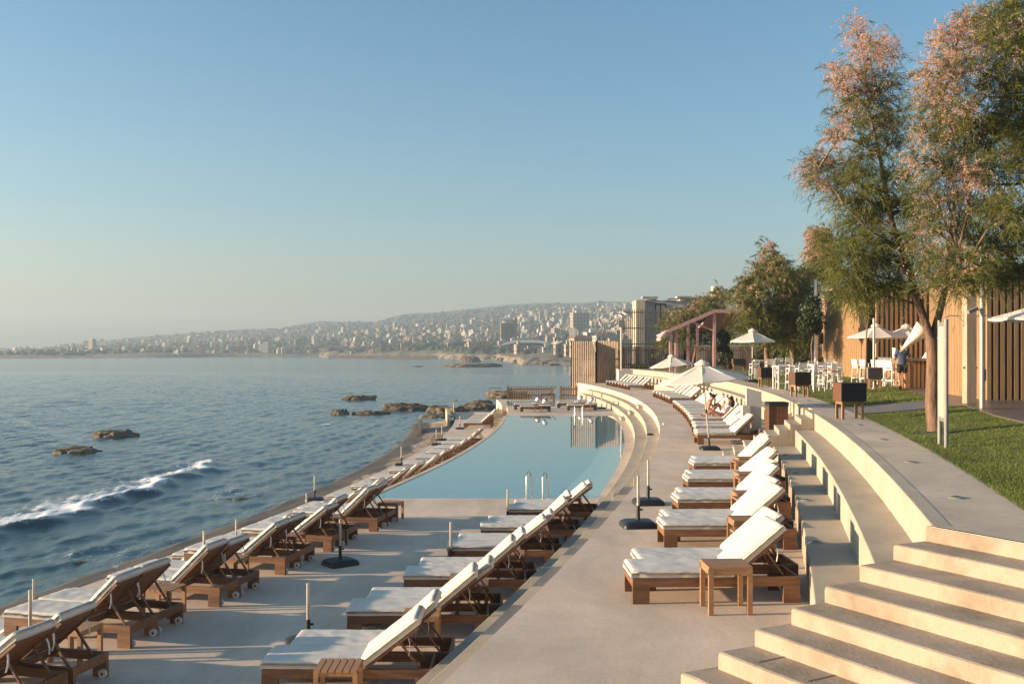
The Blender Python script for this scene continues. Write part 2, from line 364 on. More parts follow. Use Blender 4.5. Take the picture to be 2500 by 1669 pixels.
# ---------------------------------------------------------------- lawn, decking, grass
def lawn_z(X, Y):
    d = (X - C(Y, 5.4)) ; s = min(1, max(0, d / 3.2)); return Z_P - .012 + .21 * s * s * (3 - 2 * s)
deckline = [(9.3, 10), (10.1, 18), (11.0, 22.4), (12.8, 28.5), (13.7, 32.7), (15, 37.5), (17.0, 46), (19.5, 60), (24, 80), (27, 96)]
def deck_x(Y):
    for (x0, y0), (x1, y1) in zip(deckline, deckline[1:]):
        if Y <= y1: return x0 + (x1 - x0) * (Y - y0) / (y1 - y0)
    return 27
mb = MB(); n1 = 120; n2 = 24; vs = []
for i in range(n1 + 1):
    Y = 9.52 + 86 * (i / n1) ** 1.3
    for j in range(n2 + 1):
        a = C(Y, 5.42); X = a + (44 - a) * (j / n2) ** 1.7
        vs.append((X, Y, lawn_z(X, Y) + .012 * noise.noise((X * 1.5, Y * 1.5, 0))))
k = n2 + 1
mb.add(vs, [(i * k + j, i * k + j + 1, (i + 1) * k + j + 1, (i + 1) * k + j) for i in range(n1) for j in range(n2)], 0, True)
tag(mb.build('lawn', M['grassbase']), kind='structure')
ZD = 1.53
mb = MB()
for (x0, y0), (x1, y1) in zip(deckline, deckline[1:]):
    mb.hexa([(x0, y0, 1.2), (44, y0, 1.2), (44, y1, 1.2), (x1, y1, 1.2), (x0, y0, ZD), (44, y0, ZD), (44, y1, ZD), (x1, y1, ZD)])
tag(mb.build('wooden_deck', M['woodfloor']), kind='structure')
mb = MB(); vs = []
for i in range(13):
    t_ = i / 12
    for Y in (26.3, 29.2):
        X = C(Y, 5.46) + (deck_x(Y) + .05 - C(Y, 5.46)) * t_
        vs.append((X, Y, lawn_z(X, Y) + .025))
mb.add(vs, [(2 * i, 2 * i + 2, 2 * i + 3, 2 * i + 1) for i in range(12)], 0, True)
tag(mb.build('walkway', M['woodfloor']), kind='structure')

mb = MB(); V = []; Fc = []
def blades(n, Ya, Yb, h, w):
    for _ in range(n):
        Y = Ya + (Yb - Ya) * random.random() ** 1.2
        a = C(Y, 5.40); b = min(deck_x(Y), Y * .56)
        if b <= a: continue
        X = a + (b - a) * random.random()
        if 26.2 < Y < 29.3: continue
        z = lawn_z(X, Y) - .005
        if Y < 22 and ((X - 8.47) ** 2 + (Y - 19.7) ** 2) < .16: continue
        an = random.random() * 6.283; lean = random.uniform(.2, 1.0) * h; hh = h * random.uniform(.4, 1)
        dx = math.cos(an); dy = math.sin(an)
        b0 = len(V); V.extend([(X - dy * w, Y + dx * w, z), (X + dy * w, Y - dx * w, z), (X + dx * lean, Y + dy * lean, z + hh)])
        Fc.append((b0, b0 + 1, b0 + 2))
blades(65000, 9.6, 26.2, .055, .006); blades(26000, 29.3, 62, .07, .014)
mb.add(V, Fc, 0)
tag(mb.build('grass', M['grass']), 'short uneven green lawn grass', 'grass', kind='stuff')
# ---------------------------------------------------------------- sun loungers
def cushion(L, W, T, seed, nx=22, ny=12, wr=.012):
    """soft box: rounded rim, sagging wrinkled top; x 0..L, y -W/2..W/2, z 0..T"""
    mb = MB(); r = min(.045, T * .42)
    def pars(n, S):
        a = [0, r * .15 / S, r * .5 / S, r * 1.1 / S]; mid = [a[-1] + (1 - 2 * a[-1]) * i / n for i in range(1, n)]
        return a + mid + [1 - q for q in reversed(a)]
    us = pars(nx, L); ws = pars(ny, W); vs = []
    def rim(d):
        q = min(1, d / r); return r * (1 - math.sqrt(max(0, 1 - (1 - q) ** 2)))
    for u in us:
        for w in ws:
            x = u * L; y = (w - .5) * W
            dx = min(x, L - x); dy = min(y + W / 2, W / 2 - y)
            qx = max(0, 1 - dx / r); qy = max(0, 1 - dy / r); z = T - r * (1 - math.sqrt(max(0, 1 - min(1, qx * qx + qy * qy))))
            e = min(1, min(dx, dy) / .1)
            z += wr * e * noise.noise((x * 3.1 + seed, y * 5.3, seed * 1.7)) + wr * .8 * e * noise.noise((x * 9 + y * 7 + seed, y * 3 - x * 2, seed))
            z += .6 * wr * (1 - e) * noise.noise((x * 14, y * 14, seed))
            bul = .010 * noise.noise((x * 6, y * 6, seed + 4))
            vs.append((x + bul * (1 if u in (us[0], us[-1]) else 0), y + bul * (1 if w in (ws[0], ws[-1]) else 0), max(z, T * .3)))
    n = len(ws); m_ = len(us)
    fs = [(i * n + j, (i + 1) * n + j, (i + 1) * n + j + 1, i * n + j + 1) for i in range(m_ - 1) for j in range(n - 1)]
    ringi = [(i, 0) for i in range(m_)] + [(m_ - 1, j) for j in range(1, n)] + [(i, n - 1) for i in range(m_ - 2, -1, -1)] + [(0, j) for j in range(n - 2, 0, -1)]
    base = len(vs); ring = [i * n + j for i, j in ringi]
    for q in ring:
        x, y, z = vs[q]; vs.append((x + .012 * (1 if x < L * .02 else -1 if x > L * .98 else 0) * 0, y, .35 * z * 0 + .004 + .02 * 0))
    kk = len(ring)
    fs += [(ring[i], ring[(i + 1) % kk], base + (i + 1) % kk, base + i) for i in range(kk)]
    mb.add(vs, fs, 0, True); mb.add(vs[base:], [tuple(reversed(range(kk)))], 0)
    return mb

HX, HZ, BL = 1.20, .325, .80
def make_lounger(seed, ang=40, dark=False, wr=.013, legh=.2):
    wm = M['teakdark'] if dark else M['teak']
    t = empty('sun_lounger', (0, 0, 0))
    mb = MB()
    mb.box(0, 2.0, -.33, -.295, .2, .31); mb.box(0, 2.0, .295, .33, .2, .31)
    mb.box(0, .035, -.295, .295, .2, .31); mb.box(1.965, 2.0, -.295, .295, .2, .31); mb.box(1.17, 1.21, -.295, .295, .21, .30)
    for i in range(9): mb.box(.06 + .128 * i, .06 + .128 * i + .09, -.295, .295, .305, .322)
    mb.build('frame', wm, t)
    for x0 in (.0, 1.8):
        for s in (-1, 1):
            mb = MB(); y0, y1 = (.285, .332) if s > 0 else (-.332, -.285)
            mb.box(x0 - (.002 if x0 == 0 else -.002), x0 + .2, y0, y1, 0, .2); mb.build('leg', wm, t)
    for s in (-1, 1):
        mb = MB(); y = s * .255; mb.tube([(1.97, y - .018, .056), (1.97, y + .018, .056)], .056, 16); mb.tube([(1.97, y - .02, .056), (1.97, y + .02, .056)], .018, 8, 1)
        mb.build('wheel', [M['wheel'], M['void']], t)
    a = R(ang); cx, sx = math.cos(a), math.sin(a)
    T = Matrix.Translation((HX, 0, HZ)) @ Matrix.Rotation(-a, 4, 'Y')
    mb = MB()
    mb.box(0, BL, -.325, -.285, -.035, .0, 0, T); mb.box(0, BL, .285, .325, -.035, .0, 0, T)
    for i in range(7): mb.box(.02 + .112 * i, .02 + .112 * i + .085, -.285, .285, -.02, -.002, 0, T)
    mb.build('backrest', wm, t)
    p = T @ Vector((BL * .62, 0, -.03))
    for s in (-1, 1):
        mb = MB(); mb.bar((p.x, s * .22, p.z), (1.88, s * .22, .245), .03, .022); mb.build('support_strut', wm, t)
    c = cushion(1.235, .66, .102, seed, wr=wr * .75); c.v = [(x - .02, y, z + .308) for x, y, z in c.v]; c.build('seat_cushion', M['cloth'], t)
    c = cushion(BL + .03, .66, .112, seed + 31, nx=14, wr=wr * .6); c.v = [tuple(T @ Vector((x + .015, y, z + .002))) for x, y, z in c.v]; c.build('back_cushion', M['cloth'], t)
    for s in (-1, 1):
        mb = MB(); q = T @ Vector((BL * .78, s * .3, -.04)); yo = .012 * s
        pts = [q, q + Vector((.02, yo, -.05)), q + Vector((.025, yo * 2, -.13)), q + Vector((.01, yo * 3, -.2))]
        for i in range(3):
            d = Vector((0, .014, 0)); mb.add([pts[i] - d, pts[i] + d, pts[i + 1] + d, pts[i + 1] - d, pts[i] - d + Vector((.004, 0, 0)), pts[i] + d + Vector((.004, 0, 0)), pts[i + 1] + d + Vector((.004, 0, 0)), pts[i + 1] - d + Vector((.004, 0, 0))],
                [(0, 1, 2, 3), (7, 6, 5, 4), (0, 4, 5, 1), (1, 5, 6, 2), (2, 6, 7, 3), (3, 7, 4, 0)])
        mb.build('tie_strap', M['cloth'], t)
    return t
protos = [make_lounger(3, 40), make_lounger(11, 41.5, wr=.016), make_lounger(23, 37.5, wr=.011), make_lounger(37, 44, wr=.019)]
lowp = make_lounger(51, 17)
used = set()
def lounger(proto, x, y, z, rz, label, group):
    if proto.name not in used: o = proto; used.add(proto.name)
    else: o = copy_tree(proto)
    o.location = (x, y, z); o.rotation_euler = (0, 0, rz)
    return tag(o, label, 'sun lounger', group)
def pick(): return protos[random.randrange(4)]
PW = .672
def pair(xf, Y, z, rz, la, lb, group, follow=True, pr=None):
    """two loungers side by side; the nearer one's near side stands at depth Y, feet at xf"""
    for i, lab in ((0, la), (1, lb)):
        y = Y + .335 + PW * i
        x = xf + (ex(y) - ex(Y + .335)) * (1 if follow else 0) + random.uniform(-.015, .015)
        lounger(pr[i] if pr else pick(), x, y, z, rz + R(random.uniform(-1.3, 1.3)), lab, group)

# upper terrace, right row
GM = 'loungers on the upper terrace'
Ms = [(1.42, 11.62, 2), (2.28, 14.78, 1), (2.94, 17.37, 0), (3.62, 20.14, 0), (4.27, 22.94, 0)]
nm = ['nearest pair', 'second pair', 'third pair', 'fourth pair', 'fifth pair']
for i, (x, y, a) in enumerate(Ms):
    pair(x, y, 0, R(a), 'near lounger of the %s in the right-hand row against the bench wall' % nm[i], 'far lounger of the %s in the right-hand row against the bench wall' % nm[i], GM, True,
         (protos[0], protos[1]) if i == 0 else None)
mid = [31.3, 32.15, 34.2, 35.6, 38.0, 39.35, 41.0, 42.6, 44.1, 45.8, 47.6, 49.1, 50.6]
for i, y in enumerate(mid):
    lounger(pick(), C(y, 1.27), y + .33, 0, R(random.uniform(-1, 1)), 'white-cushioned lounger, %s from the near end of the middle terrace row past the small stairs' % ORD[i + 1], GM)
for i, y in enumerate([55.5, 57.0, 58.5, 60.2, 61.8, 63.3]):
    lounger(pick(), C(y, 1.4), y, 0, 0, 'lounger %s from the front in the far terrace row behind the open parasol' % ORD[i + 1], GM)
for i, y in enumerate([75.0, 76.3, 77.7, 79.0, 80.4, 81.7, 83.0, 84.4]):
    lounger(pick(), C(y, 1.25), y, 0, 0, 'lounger %s from the front in the last row on the terrace beside the slatted screen' % ORD[i + 1], GM)
# lower deck right row, backs to the seating steps
GR = 'loungers with backs to the seating steps'
for i, (x, y) in enumerate([(-2.94, 11.55), (-2.33, 13.85), (-1.75, 16.05), (-1.21, 18.35), (-.66, 20.45), (-.08, 22.75)]):
    pair(x, y, Z_L, 0, 'near lounger of the pair %s from the camera along the seating steps' % ORD[i + 1], 'far lounger of the pair %s from the camera along the seating steps' % ORD[i + 1], GR)
# pool deck left row, seen from behind
GL = 'loungers facing the sea on the pool deck'
for i, (x, y) in enumerate([(-5.28, 10.95), (-5.13, 13.37), (-4.56, 15.5), (-4.05, 17.7), (-3.56, 19.76), (-2.98, 21.9)]):
    pair(x - 1.94, y + .42, Z_L, -math.atan(dex(y)) * .9, 'near lounger of the wheeled pair %s from the camera in the sea-facing row' % ORD[i + 1], 'far lounger of the wheeled pair %s from the camera in the sea-facing row' % ORD[i + 1], GL)
# lower strip under the pool wall
GS = 'loungers on the lower strip below the pool wall'
ys = [16.2, 18.5, 20.8, 23.1, 25.4, 27.7, 29.95, 32.4, 34.75, 36.95, 39.4, 41.7, 44.1, 46.4, 48.65, 50.9, 53.4]
for i, y in enumerate(ys):
    pair(C(y, -10.72), y + .1, Z_L2, -math.atan(dex(y)) * .8, 'near lounger of the pair %s from the camera on the strip below the pool wall' % ORD[i + 1], 'far lounger of the pair %s from the camera on the strip below the pool wall' % ORD[i + 1], GS,
         pr=(lowp, lowp) if i in (1, 3) else None)
for i, y in enumerate([66.2, 67.7, 69.2, 70.8, 72.4, 74.0]):
    lounger(pick(), -3.25 + .06 * (y - 66), y, Z_L2, 0, 'lounger %s from the front in the group at the far end of the lower strip' % ORD[i + 1], GS)

# far terrace loungers with striped pillows
flat = make_lounger(61, 4, dark=True)
for i, (x, y, lab) in enumerate([(.55, 65.1, 'flat lounger in front of the short beach fence, the near one of the left pair'), (.15, 67.6, 'flat lounger in front of the short beach fence, the far one of the left pair'),
                                 (3.75, 66.7, 'flat lounger near the far pool ladder, the near one of the right pair'), (3.2, 69.4, 'flat lounger near the far pool ladder, the far one of the right pair')]):
    lounger(flat, x, y, Z_L, 0, lab, 'flat loungers on the far pool terrace')
    # rolled striped pillow leaning at the head end
    mb = MB(); n = 14; m_ = 10; vs = []; ms = []
    for a_ in range(m_ + 1):
        ph = math.pi * a_ / m_
        for b_ in range(n):
            th = 2 * math.pi * b_ / n
            sx_ = math.sin(ph); e = .6
            px_ = math.copysign(abs(math.cos(th) * sx_) ** e, math.cos(th)) * .30; pz_ = math.copysign(abs(math.sin(th) * sx_) ** e, math.sin(th)) * .24; py_ = -math.cos(ph) * .15
            vs.append((px_, py_, pz_))
    rot = Matrix.Rotation(R(-55), 4, 'Y') @ Matrix.Rotation(R(90), 4, 'X')
    vs = [tuple(Matrix.Rotation(R(35), 4, 'Y') @ Vector((v[1], v[0], v[2]))) for v in vs]
    fs = []
    for a_ in range(m_):
        for b_ in range(n):
            fs.append((a_ * n + b_, a_ * n + (b_ + 1) % n, (a_ + 1) * n + (b_ + 1) % n, (a_ + 1) * n + b_)); ms.append(1 if b_ % 4 in (0, 1) else 0)
    mb.add(vs, fs, 0, True); mb.m = ms
    o = mb.build('pillow', [M['shirt'], M['blue']]); o.location = (x + 1.6, y + (.0), Z_L + .66)
    tag(o, ['blue and white striped pillow on the near left flat lounger', 'blue and white striped pillow on the far left flat lounger', 'blue and white striped pillow on the near right flat lounger', 'blue and white striped pillow on the far right flat lounger'][i], 'pillow', 'striped pillows on the far terrace')

# ---------------------------------------------------------------- side tables
def make_table(slatted):
    t = empty('side_table', (0, 0, 0)); mb = MB(); h = .55; w = .25; d = .23
    if slatted:
        for i in range(6): mb.box(-w + .004 + i * .0835, -w + .004 + i * .0835 + .068, -d, d, h - .03, h)
        mb.box(-w, w, -d + .01, -d + .04, h - .085, h - .03); mb.box(-w, w, d - .04, d - .01, h - .085, h - .03)
    else:
        for i in range(5): mb.box(-w, w, -d + i * .0925, -d + i * .0925 + .088, h - .028, h)
        mb.box(-w, w, -d + .005, -d + .035, h - .095, h - .028); mb.box(-w, w, d - .035, d - .005, h - .095, h - .028)
        mb.box(-w + .005, -w + .035, -d + .035, d - .035, h - .095, h - .028); mb.box(w - .035, w - .005, -d + .035, d - .035, h - .095, h - .028)
    mb.build('table_top', M['table'], t)
    for a in (-1, 1):
        for b in (-1, 1):
            mb = MB(); mb.box(min(a * w, a * (w - .055)), max(a * w, a * (w - .055)), min(b * d, b * (d - .05)), max(b * d, b * (d - .05)), 0, h - .03); o = mb.build('leg', M['table'], t)
    return t
tp = [make_table(False), make_table(True)]
def table(k, x, y, z, rz, label, group):
    sz = .78 if z < -.5 else 1
    p = tp[k]
    if p.name not in used: o = p; used.add(p.name)
    else: o = copy_tree(p)
    o.location = (x, y, z); o.rotation_euler = (0, 0, rz); o.scale = (1, 1, sz); return tag(o, label, 'side table', group)
GT = 'small teak side tables between the loungers'
table(0, 2.47, 11.36, 0, R(2), 'square teak side table standing before the nearest right-hand lounger', GT)
for i, (x, y, k) in enumerate([(3.25, 13.3, 1), (3.45, 14.4, 0), (3.95, 16.35, 1), (4.1, 17.05, 0), (4.6, 19.0, 1), (4.75, 19.75, 0), (5.15, 21.8, 1), (5.4, 22.55, 0)]):
    table(k, x, y, 0, R(1), 'teak side table, %s from the near end in the gaps of the right-hand lounger row' % ORD[i + 1], GT)
for i, (x, y, k) in enumerate([(-2.0, 11.35, 1), (-1.25, 13.62, 0), (-.62, 15.32, 0), (-.75, 15.78, 0), (-.02, 17.55, 1), (-.1, 18.05, 0), (.5, 19.95, 1), (.48, 20.3, 0), (1.05, 22.05, 0), (1.02, 22.5, 0), (1.45, 24.3, 0)]):
    table(k, x, y, Z_L, 0, 'teak side table, %s from the camera beside the loungers along the seating steps' % ORD[i + 1], GT)
for i, (x, y, k) in enumerate([(-5.75, 12.95, 0), (-5.35, 15.1, 1), (-4.95, 17.25, 0), (-4.4, 19.4, 1), (-3.95, 21.5, 1), (-2.9, 23.55, 0)]):
    table(k, x, y, Z_L, R(-13), 'teak side table, %s from the camera in the sea-facing row of wheeled loungers' % ORD[i + 1], GT)
for i, y in enumerate([24.85, 29.4, 31.9, 36.4, 41.1, 45.8]):
    table(0, C(y, -9.35), y, Z_L2, 0, 'teak side table, %s from the camera on the strip below the pool wall' % ORD[i + 1], GT)
for i, (x, y, z) in enumerate([(8.05, 33.7, 0), (8.5, 37.2, 0), (8.2, 33.85, 0)][:2]):
    table(1, x, y, z, 0, 'teak side table %s' % ('beside the near lounger of the middle terrace row', 'beside the seated woman')[i], GT)
table(0, 1.7, 64.6, Z_L, 0, 'teak side table in front of the left pair of flat loungers', GT)
table(0, 5.05, 66.1, Z_L, 0, 'teak side table in front of the right pair of flat loungers', GT)

# ---------------------------------------------------------------- parasol stands and parasols
def base_mesh():
    mb = MB(); n = 5; lv = [(.29, 0), (.29, .05), (.275, .075), (.235, .105), (.2, .115), (.06, .12)]
    rings = []
    for w, z in lv:
        r = min(.07, w * .4); ring = []
        for cx_, cy_, a0 in ((1, 1, 0), (-1, 1, 90), (-1, -1, 180), (1, -1, 270)):
            for i in range(n + 1):
                a = R(a0 + 90 * i / n); ring.append((cx_ * (w - r) + r * math.cos(a), (cy_ * (w - r) + r * math.sin(a)) * .9, z))
        rings.append(ring)
    k = len(rings[0]); vs = [v for q in rings for v in q]
    mb.add(vs, [(i * k + j, i * k + (j + 1) % k, (i + 1) * k + (j + 1) % k, (i + 1) * k + j) for i in range(len(lv) - 1) for j in range(k)], 0, True)
    mb.add(rings[-1], [tuple(range(k))])
    return mb
def make_stand():
    t = empty('parasol_stand', (0, 0, 0)); base_mesh().build('base', M['plastic'], t)
    mb = MB(); mb.tube([(0, 0, .11), (0, 0, .36)], .032, 12); mb.tube([(.03, 0, .29), (.075, 0, .29)], .016, 8); mb.build('sleeve', M['plastic'], t)
    mb = MB(); mb.tube([(0, 0, .3), (0, 0, .86)], .0235, 12); mb.build('pole', M['pole'], t)
    return t
stp = make_stand()
def stand(x, y, z, rz, label):
    if stp.name not in used: o = stp; used.add(stp.name)
    else: o = copy_tree(stp)
    o.location = (x, y, z); o.rotation_euler = (0, 0, rz); return tag(o, label, 'parasol stand', 'parasol stands without canopies')
stand(2.15, 16.75, 0, R(6), 'black parasol stand with bare pole on the terrace walkway, the nearer of two')
stand(2.66, 19.2, 0, R(3), 'black parasol stand with bare pole on the terrace walkway, the farther of two')
stand(-2.8, 13.5, Z_L, R(20), 'parasol stand beside the second pair of loungers along the seating steps')
stand(-3.25, 18.6, Z_L, R(38), 'black parasol stand standing alone in the middle of the pool deck')
stand(-1.14, 18.3, Z_L, 0, 'parasol stand at the foot of the fourth pair along the seating steps')
stand(-.10, 22.6, Z_L, 0, 'parasol stand at the foot of the last pair beside the pool')
stand(-6.42, 13.1, Z_L, 0, 'parasol stand between the two nearest sea-facing pairs')
stand(-5.45, 17.4, Z_L, 0, 'parasol stand between the third and fourth sea-facing pairs')
for i, (x, y) in enumerate([(-9.1, 18.7), (-7.1, 25.3), (-6.25, 29.9), (-6.85, 34.1), (-5.0, 44.4), (-4.16, 54.0), (-4.05, 56.8), (-3.45, 65.0)]):
    stand(x, y, Z_L2, 0, 'parasol stand, %s from the camera along the seaside strip' % ORD[i + 1])
stand(6.2, 68.0, Z_L, 0, 'parasol stand beside the right pair of flat loungers')

def make_parasol(Rr, hp, rise, drop, n=8, rot=0, base=True, tilt=0, tiltdir=0, sleeve=True):
    t = empty('parasol', (0, 0, 0))
    if base: base_mesh().build('base', M['plastic'], t)
    T = Matrix.Rotation(R(tiltdir), 4, 'Z') @ Matrix.Rotation(R(tilt), 4, 'Y') @ Matrix.Rotation(-R(tiltdir), 4, 'Z')
    mb = MB(); top = T @ Vector((0, 0, hp + rise * .96)); mb.tube([(0, 0, .1), top * .5, top], .024, 10); mb.build('pole', M['pole'], t)
    if sleeve:
        mb = MB(); mb.tube([T @ Vector((0, 0, .1)), T @ Vector((0, 0, .38))], .034, 10); mb.tube([T @ Vector((0, 0, hp * .52)), T @ Vector((0, 0, hp * .52 + .12))], .034, 10); mb.build('sleeve', M['plastic'], t)
    mb = MB(); rows = 8; seg = 4; vs = []; N_ = n * seg
    for i in range(rows + 1):
        s = .02 + .98 * i / rows
        for k in range(N_):
            f = (k % seg) / seg; a = 2 * math.pi * k / N_ + R(rot)
            rr = Rr * s * math.cos(math.pi / n) / math.cos((f - .5) * 2 * math.pi / n)
            sag = -.05 * Rr * (4 * f * (1 - f)) * s * s
            z = hp + rise * (1 - s) * (1 - .12 * math.sin(math.pi * s)) + sag * .5
            vs.append(T @ Vector((rr * math.cos(a), rr * math.sin(a), z)))
    for k in range(N_):      # short valance
        v = vs[rows * N_ + k]; vs.append(v + T.to_3x3() @ Vector((0, 0, -drop)))
    fs = [(i * N_ + k, i * N_ + (k + 1) % N_, (i + 1) * N_ + (k + 1) % N_, (i + 1) * N_ + k) for i in range(rows + 1) for k in range(N_)]
    mb.add(vs, fs, 0, True)
    o = mb.build('canopy', M['canopy'], t)
    e = o.modifiers.new('edge', 'EDGE_SPLIT'); e.split_angle = R(14)
    mb = MB(); vs = []; q = 16
    for i, (r_, dz) in enumerate(((.02, rise + .10), (Rr * .16, rise * .93 + .03), (Rr * .18, rise * .9 - .02))):
        for k in range(q): a = 2 * math.pi * k / q; vs.append(T @ Vector((r_ * math.cos(a), r_ * math.sin(a), hp + dz)))
    mb.add(vs, [(i * q + k, i * q + (k + 1) % q, (i + 1) * q + (k + 1) % q, (i + 1) * q + k) for i in range(2) for k in range(q)], 0, True); mb.build('vent_cap', M['canopy'], t)
    mb = MB(); mb.tube([T @ Vector((0, 0, hp + rise + .06)), T @ Vector((0, 0, hp + rise + .17))], [.03, .012], 8); mb.build('finial', M['plastic'], t)
    for k in range(n):
        a = 2 * math.pi * k / n + R(rot); d = Vector((math.cos(a), math.sin(a), 0)); mb = MB()
        mb.bar(T @ (d * Rr * .98 + Vector((0, 0, hp - .02))), T @ (d * .05 + Vector((0, 0, hp + rise * .9))), .016, .022)
        mb.bar(T @ (d * Rr * .5 + Vector((0, 0, hp + rise * .42))), T @ (d * .04 + Vector((0, 0, hp * .86))), .014, .018); mb.build('rib', M['pole'], t)
    return t
def parasol(loc, label, **kw):
    t = make_parasol(**kw); t.location = loc
    return tag(t, label, 'parasol', 'open cream parasols')
parasol((5.97, 29.7, 0), 'large open cream parasol leaning over the terrace loungers', Rr=1.36, hp=2.12, rise=.52, drop=.03, rot=33, tilt=-5, tiltdir=0)
parasol((10.4, 62.4, 0), 'open cream parasol farther along the terrace before the pink pergola', Rr=1.45, hp=2.06, rise=.62, drop=.03, rot=30, tilt=-6, tiltdir=0)
parasol((11.42, 46.7, 1.5), 'tall open cream parasol on the lawn behind the speaker boxes', Rr=1.15, hp=1.95, rise=.5, drop=.06, rot=20, n=6)
parasol((15.55, 42.0, ZD), 'cream parasol over the bar stools on the slender pole', Rr=1.22, hp=2.05, rise=.5, drop=.04, rot=10)
parasol((17.0, 42.4, ZD), 'cream parasol half hidden behind the tree trunk by the bar', Rr=1.2, hp=2.05, rise=.48, drop=.06, rot=35)
parasol((14.15, 25.8, ZD), 'cream parasol cut by the right edge before the slatted wall', Rr=1.5, hp=2.32, rise=.5, drop=.05, rot=22)
# ---------------------------------------------------------------- pool ladders, deck lights
def make_ladder():
    t = empty('pool_ladder', (0, 0, 0))
    for s in (-1, 1):
        pts = [(s * .24, -.18, 0)] + [(s * .24, -.18 + .0, .55)] + [(s * .24, -.18 + .17 * (1 - math.cos(R(a))), .55 + .17 * math.sin(R(a))) for a in (30, 60, 90, 120, 150)] + [(s * .24, .17, .5), (s * .24, .25, -.15)]
        mb = MB(); mb.tube(pts, .021, 10); mb.tube([(s * .24, -.18, 0), (s * .24, -.18, .02)], .05, 12); mb.build('handrail', M['steel'], t)
    return t
l1 = make_ladder(); l1.rotation_euler = (0, 0, R(-24)); l1.location = (.69, 26.95, Z_L); tag(l1, 'curved steel pool ladder rails at the near edge of the pool', 'pool ladder', 'pool ladders')
l2 = copy_tree(l1); l2.location = (4.1, 60.7, Z_L); l2.rotation_euler = (0, 0, R(180)); tag(l2, 'curved steel pool ladder rails at the far edge of the pool', 'pool ladder', 'pool ladders')

def make_spot():
    mb = MB(); q = 16
    for r0, r1, z0, z1 in ((.10, .085, 0, .012), (.085, .05, .012, .02), (.05, .0, .02, .024)):
        vs = [(r0 * math.cos(2 * math.pi * k / q), r0 * math.sin(2 * math.pi * k / q), z0) for k in range(q)] + [(r1 * math.cos(2 * math.pi * k / q), r1 * math.sin(2 * math.pi * k / q), z1) for k in range(q)]
        mb.add(vs, [(k, (k + 1) % q, q + (k + 1) % q, q + k) for k in range(q)], 0 if r0 > .06 else 1)
    return mb.build('ground_light', [M['greymetal'], M['void']])
sp = make_spot(); first = True
for i, (px, py, z) in enumerate([(2335, 1215, Z_P), (2224, 1128, Z_P), (2155, 1073, Z_P), (2097, 1037, Z_P), (2057, 1011, Z_P), (2011, 991, Z_P), (1972, 977, Z_P), (1918, 959, Z_P)]):
    o = sp if first else sp.copy()
    if not first: COL.objects.link(o)
    first = False; o.location = on(px, py, z); tag(o, 'round metal ground light, %s from the big steps along the lawn path' % ORD[i + 1], 'ground light', 'ground lights let into the concrete')
for i, (px, py) in enumerate([(1991, 1324), (1968, 1221), (1945, 1155), (1918, 1110)]):
    o = sp.copy(); COL.objects.link(o); o.location = on(px, py, 3 * H3 + .001); tag(o, 'round metal ground light, %s from the big steps on the lower bench' % ORD[i + 1], 'ground light', 'ground lights let into the concrete')

# ---------------------------------------------------------------- speaker boxes on wooden stands
def speaker(px, py, z, rz, label, w=.66, h=.46, grey=False):
    t = empty('speaker_box', on(px, py, z), rz, label, 'speaker', 'black speaker boxes on wooden stands')
    mb = MB(); mb.box(-w / 2, w / 2, -.24, .24, .44, .44 + h); bevel_mod(mb.build('cabinet', M['teakdark'] if not grey else M['greymetal'], t), .012)
    mb = MB(); mb.box(-w / 2 + .012, w / 2 - .012, -.254, -.241, .452, .428 + h); mb.build('grille', M['black'], t)
    mb = MB(); mb.box(-.06, .06, -.262, -.2545, .44 + h * .48, .44 + h * .48 + .05); mb.build('port', M['void'], t)
    mb = MB(); mb.box(-w * .42, w * .42, -.19, -.15, .37, .438); mb.box(-w * .42, w * .42, .15, .19, .37, .438); mb.box(-w * .42, -w * .42 + .04, -.15, .15, .37, .438); mb.box(w * .42 - .04, w * .42, -.15, .15, .37, .438); mb.build('stand_frame', M['table'], t)
    for a in (-1, 1):
        for b in (-1, 1):
            mb = MB(); x0, x1 = sorted((a * w * .425, a * (w * .425 - .06))); y0, y1 = sorted((b * .195, b * .145)); mb.box(x0, x1, y0, y1, 0, .369); mb.build('leg', M['table'], t)
speaker(2074, 1022, Z_P, R(6), 'black speaker box on a wooden stand nearest the camera at the lawn edge')
speaker(1953, 968, Z_P, R(12), 'black speaker box on a wooden stand in front of the white bar chairs')
speaker(1868, 944, Z_P, R(6), 'black speaker box on a wooden stand beside the lawn parasol', w=.6)
speaker(2135, 952, 1.46, R(-14), 'black speaker box with grey side on a wooden stand behind the thin young tree', w=.55, h=.44, grey=True)
speaker(1803, 905, 1.5, 0, 'small dark speaker box far back before the brown fence', w=.9)

# ---------------------------------------------------------------- cabinets and white panels by the two flights
def kiosk(x, y, z, s, label, group, rz=0):
    t = empty('shower_panel', (x, y, z), rz, label, 'panel', group)
    mb = MB(); mb.box(0, .27, 0, .30, 0, 1.19 * s); bevel_mod(mb.build('low_pillar', M['render'], t), .01)
    mb = MB(); mb.prism([(0, 0), (.5, 0), (.5, .14), (0, .14)], .33, 1.76 * s)
    mb.v = [(x_ + .2, y_ + .302, z_ - (.13 if (z_ > 1 and x_ > .25) else 0)) for x_, y_, z_ in mb.v]; bevel_mod(mb.build('tall_slab', M['render'], t), .01)
    mb = MB(); mb.box(.26, .68, .33, .40, .02, .327); bevel_mod(mb.build('plinth', M['plastic'], t), .01)
    mb = MB(); mb.tube([(.275, .29, 1.15), (.26, .285, .9), (.285, .285, .6), (.28, .285, .05)], .008, 6); mb.build('cable', M['plastic'], t)
    return t
kiosk(7.55, 32.2, 0, 1.0, 'grey white panel with hanging cable beside the stair flight', 'grey white panels on the terrace')
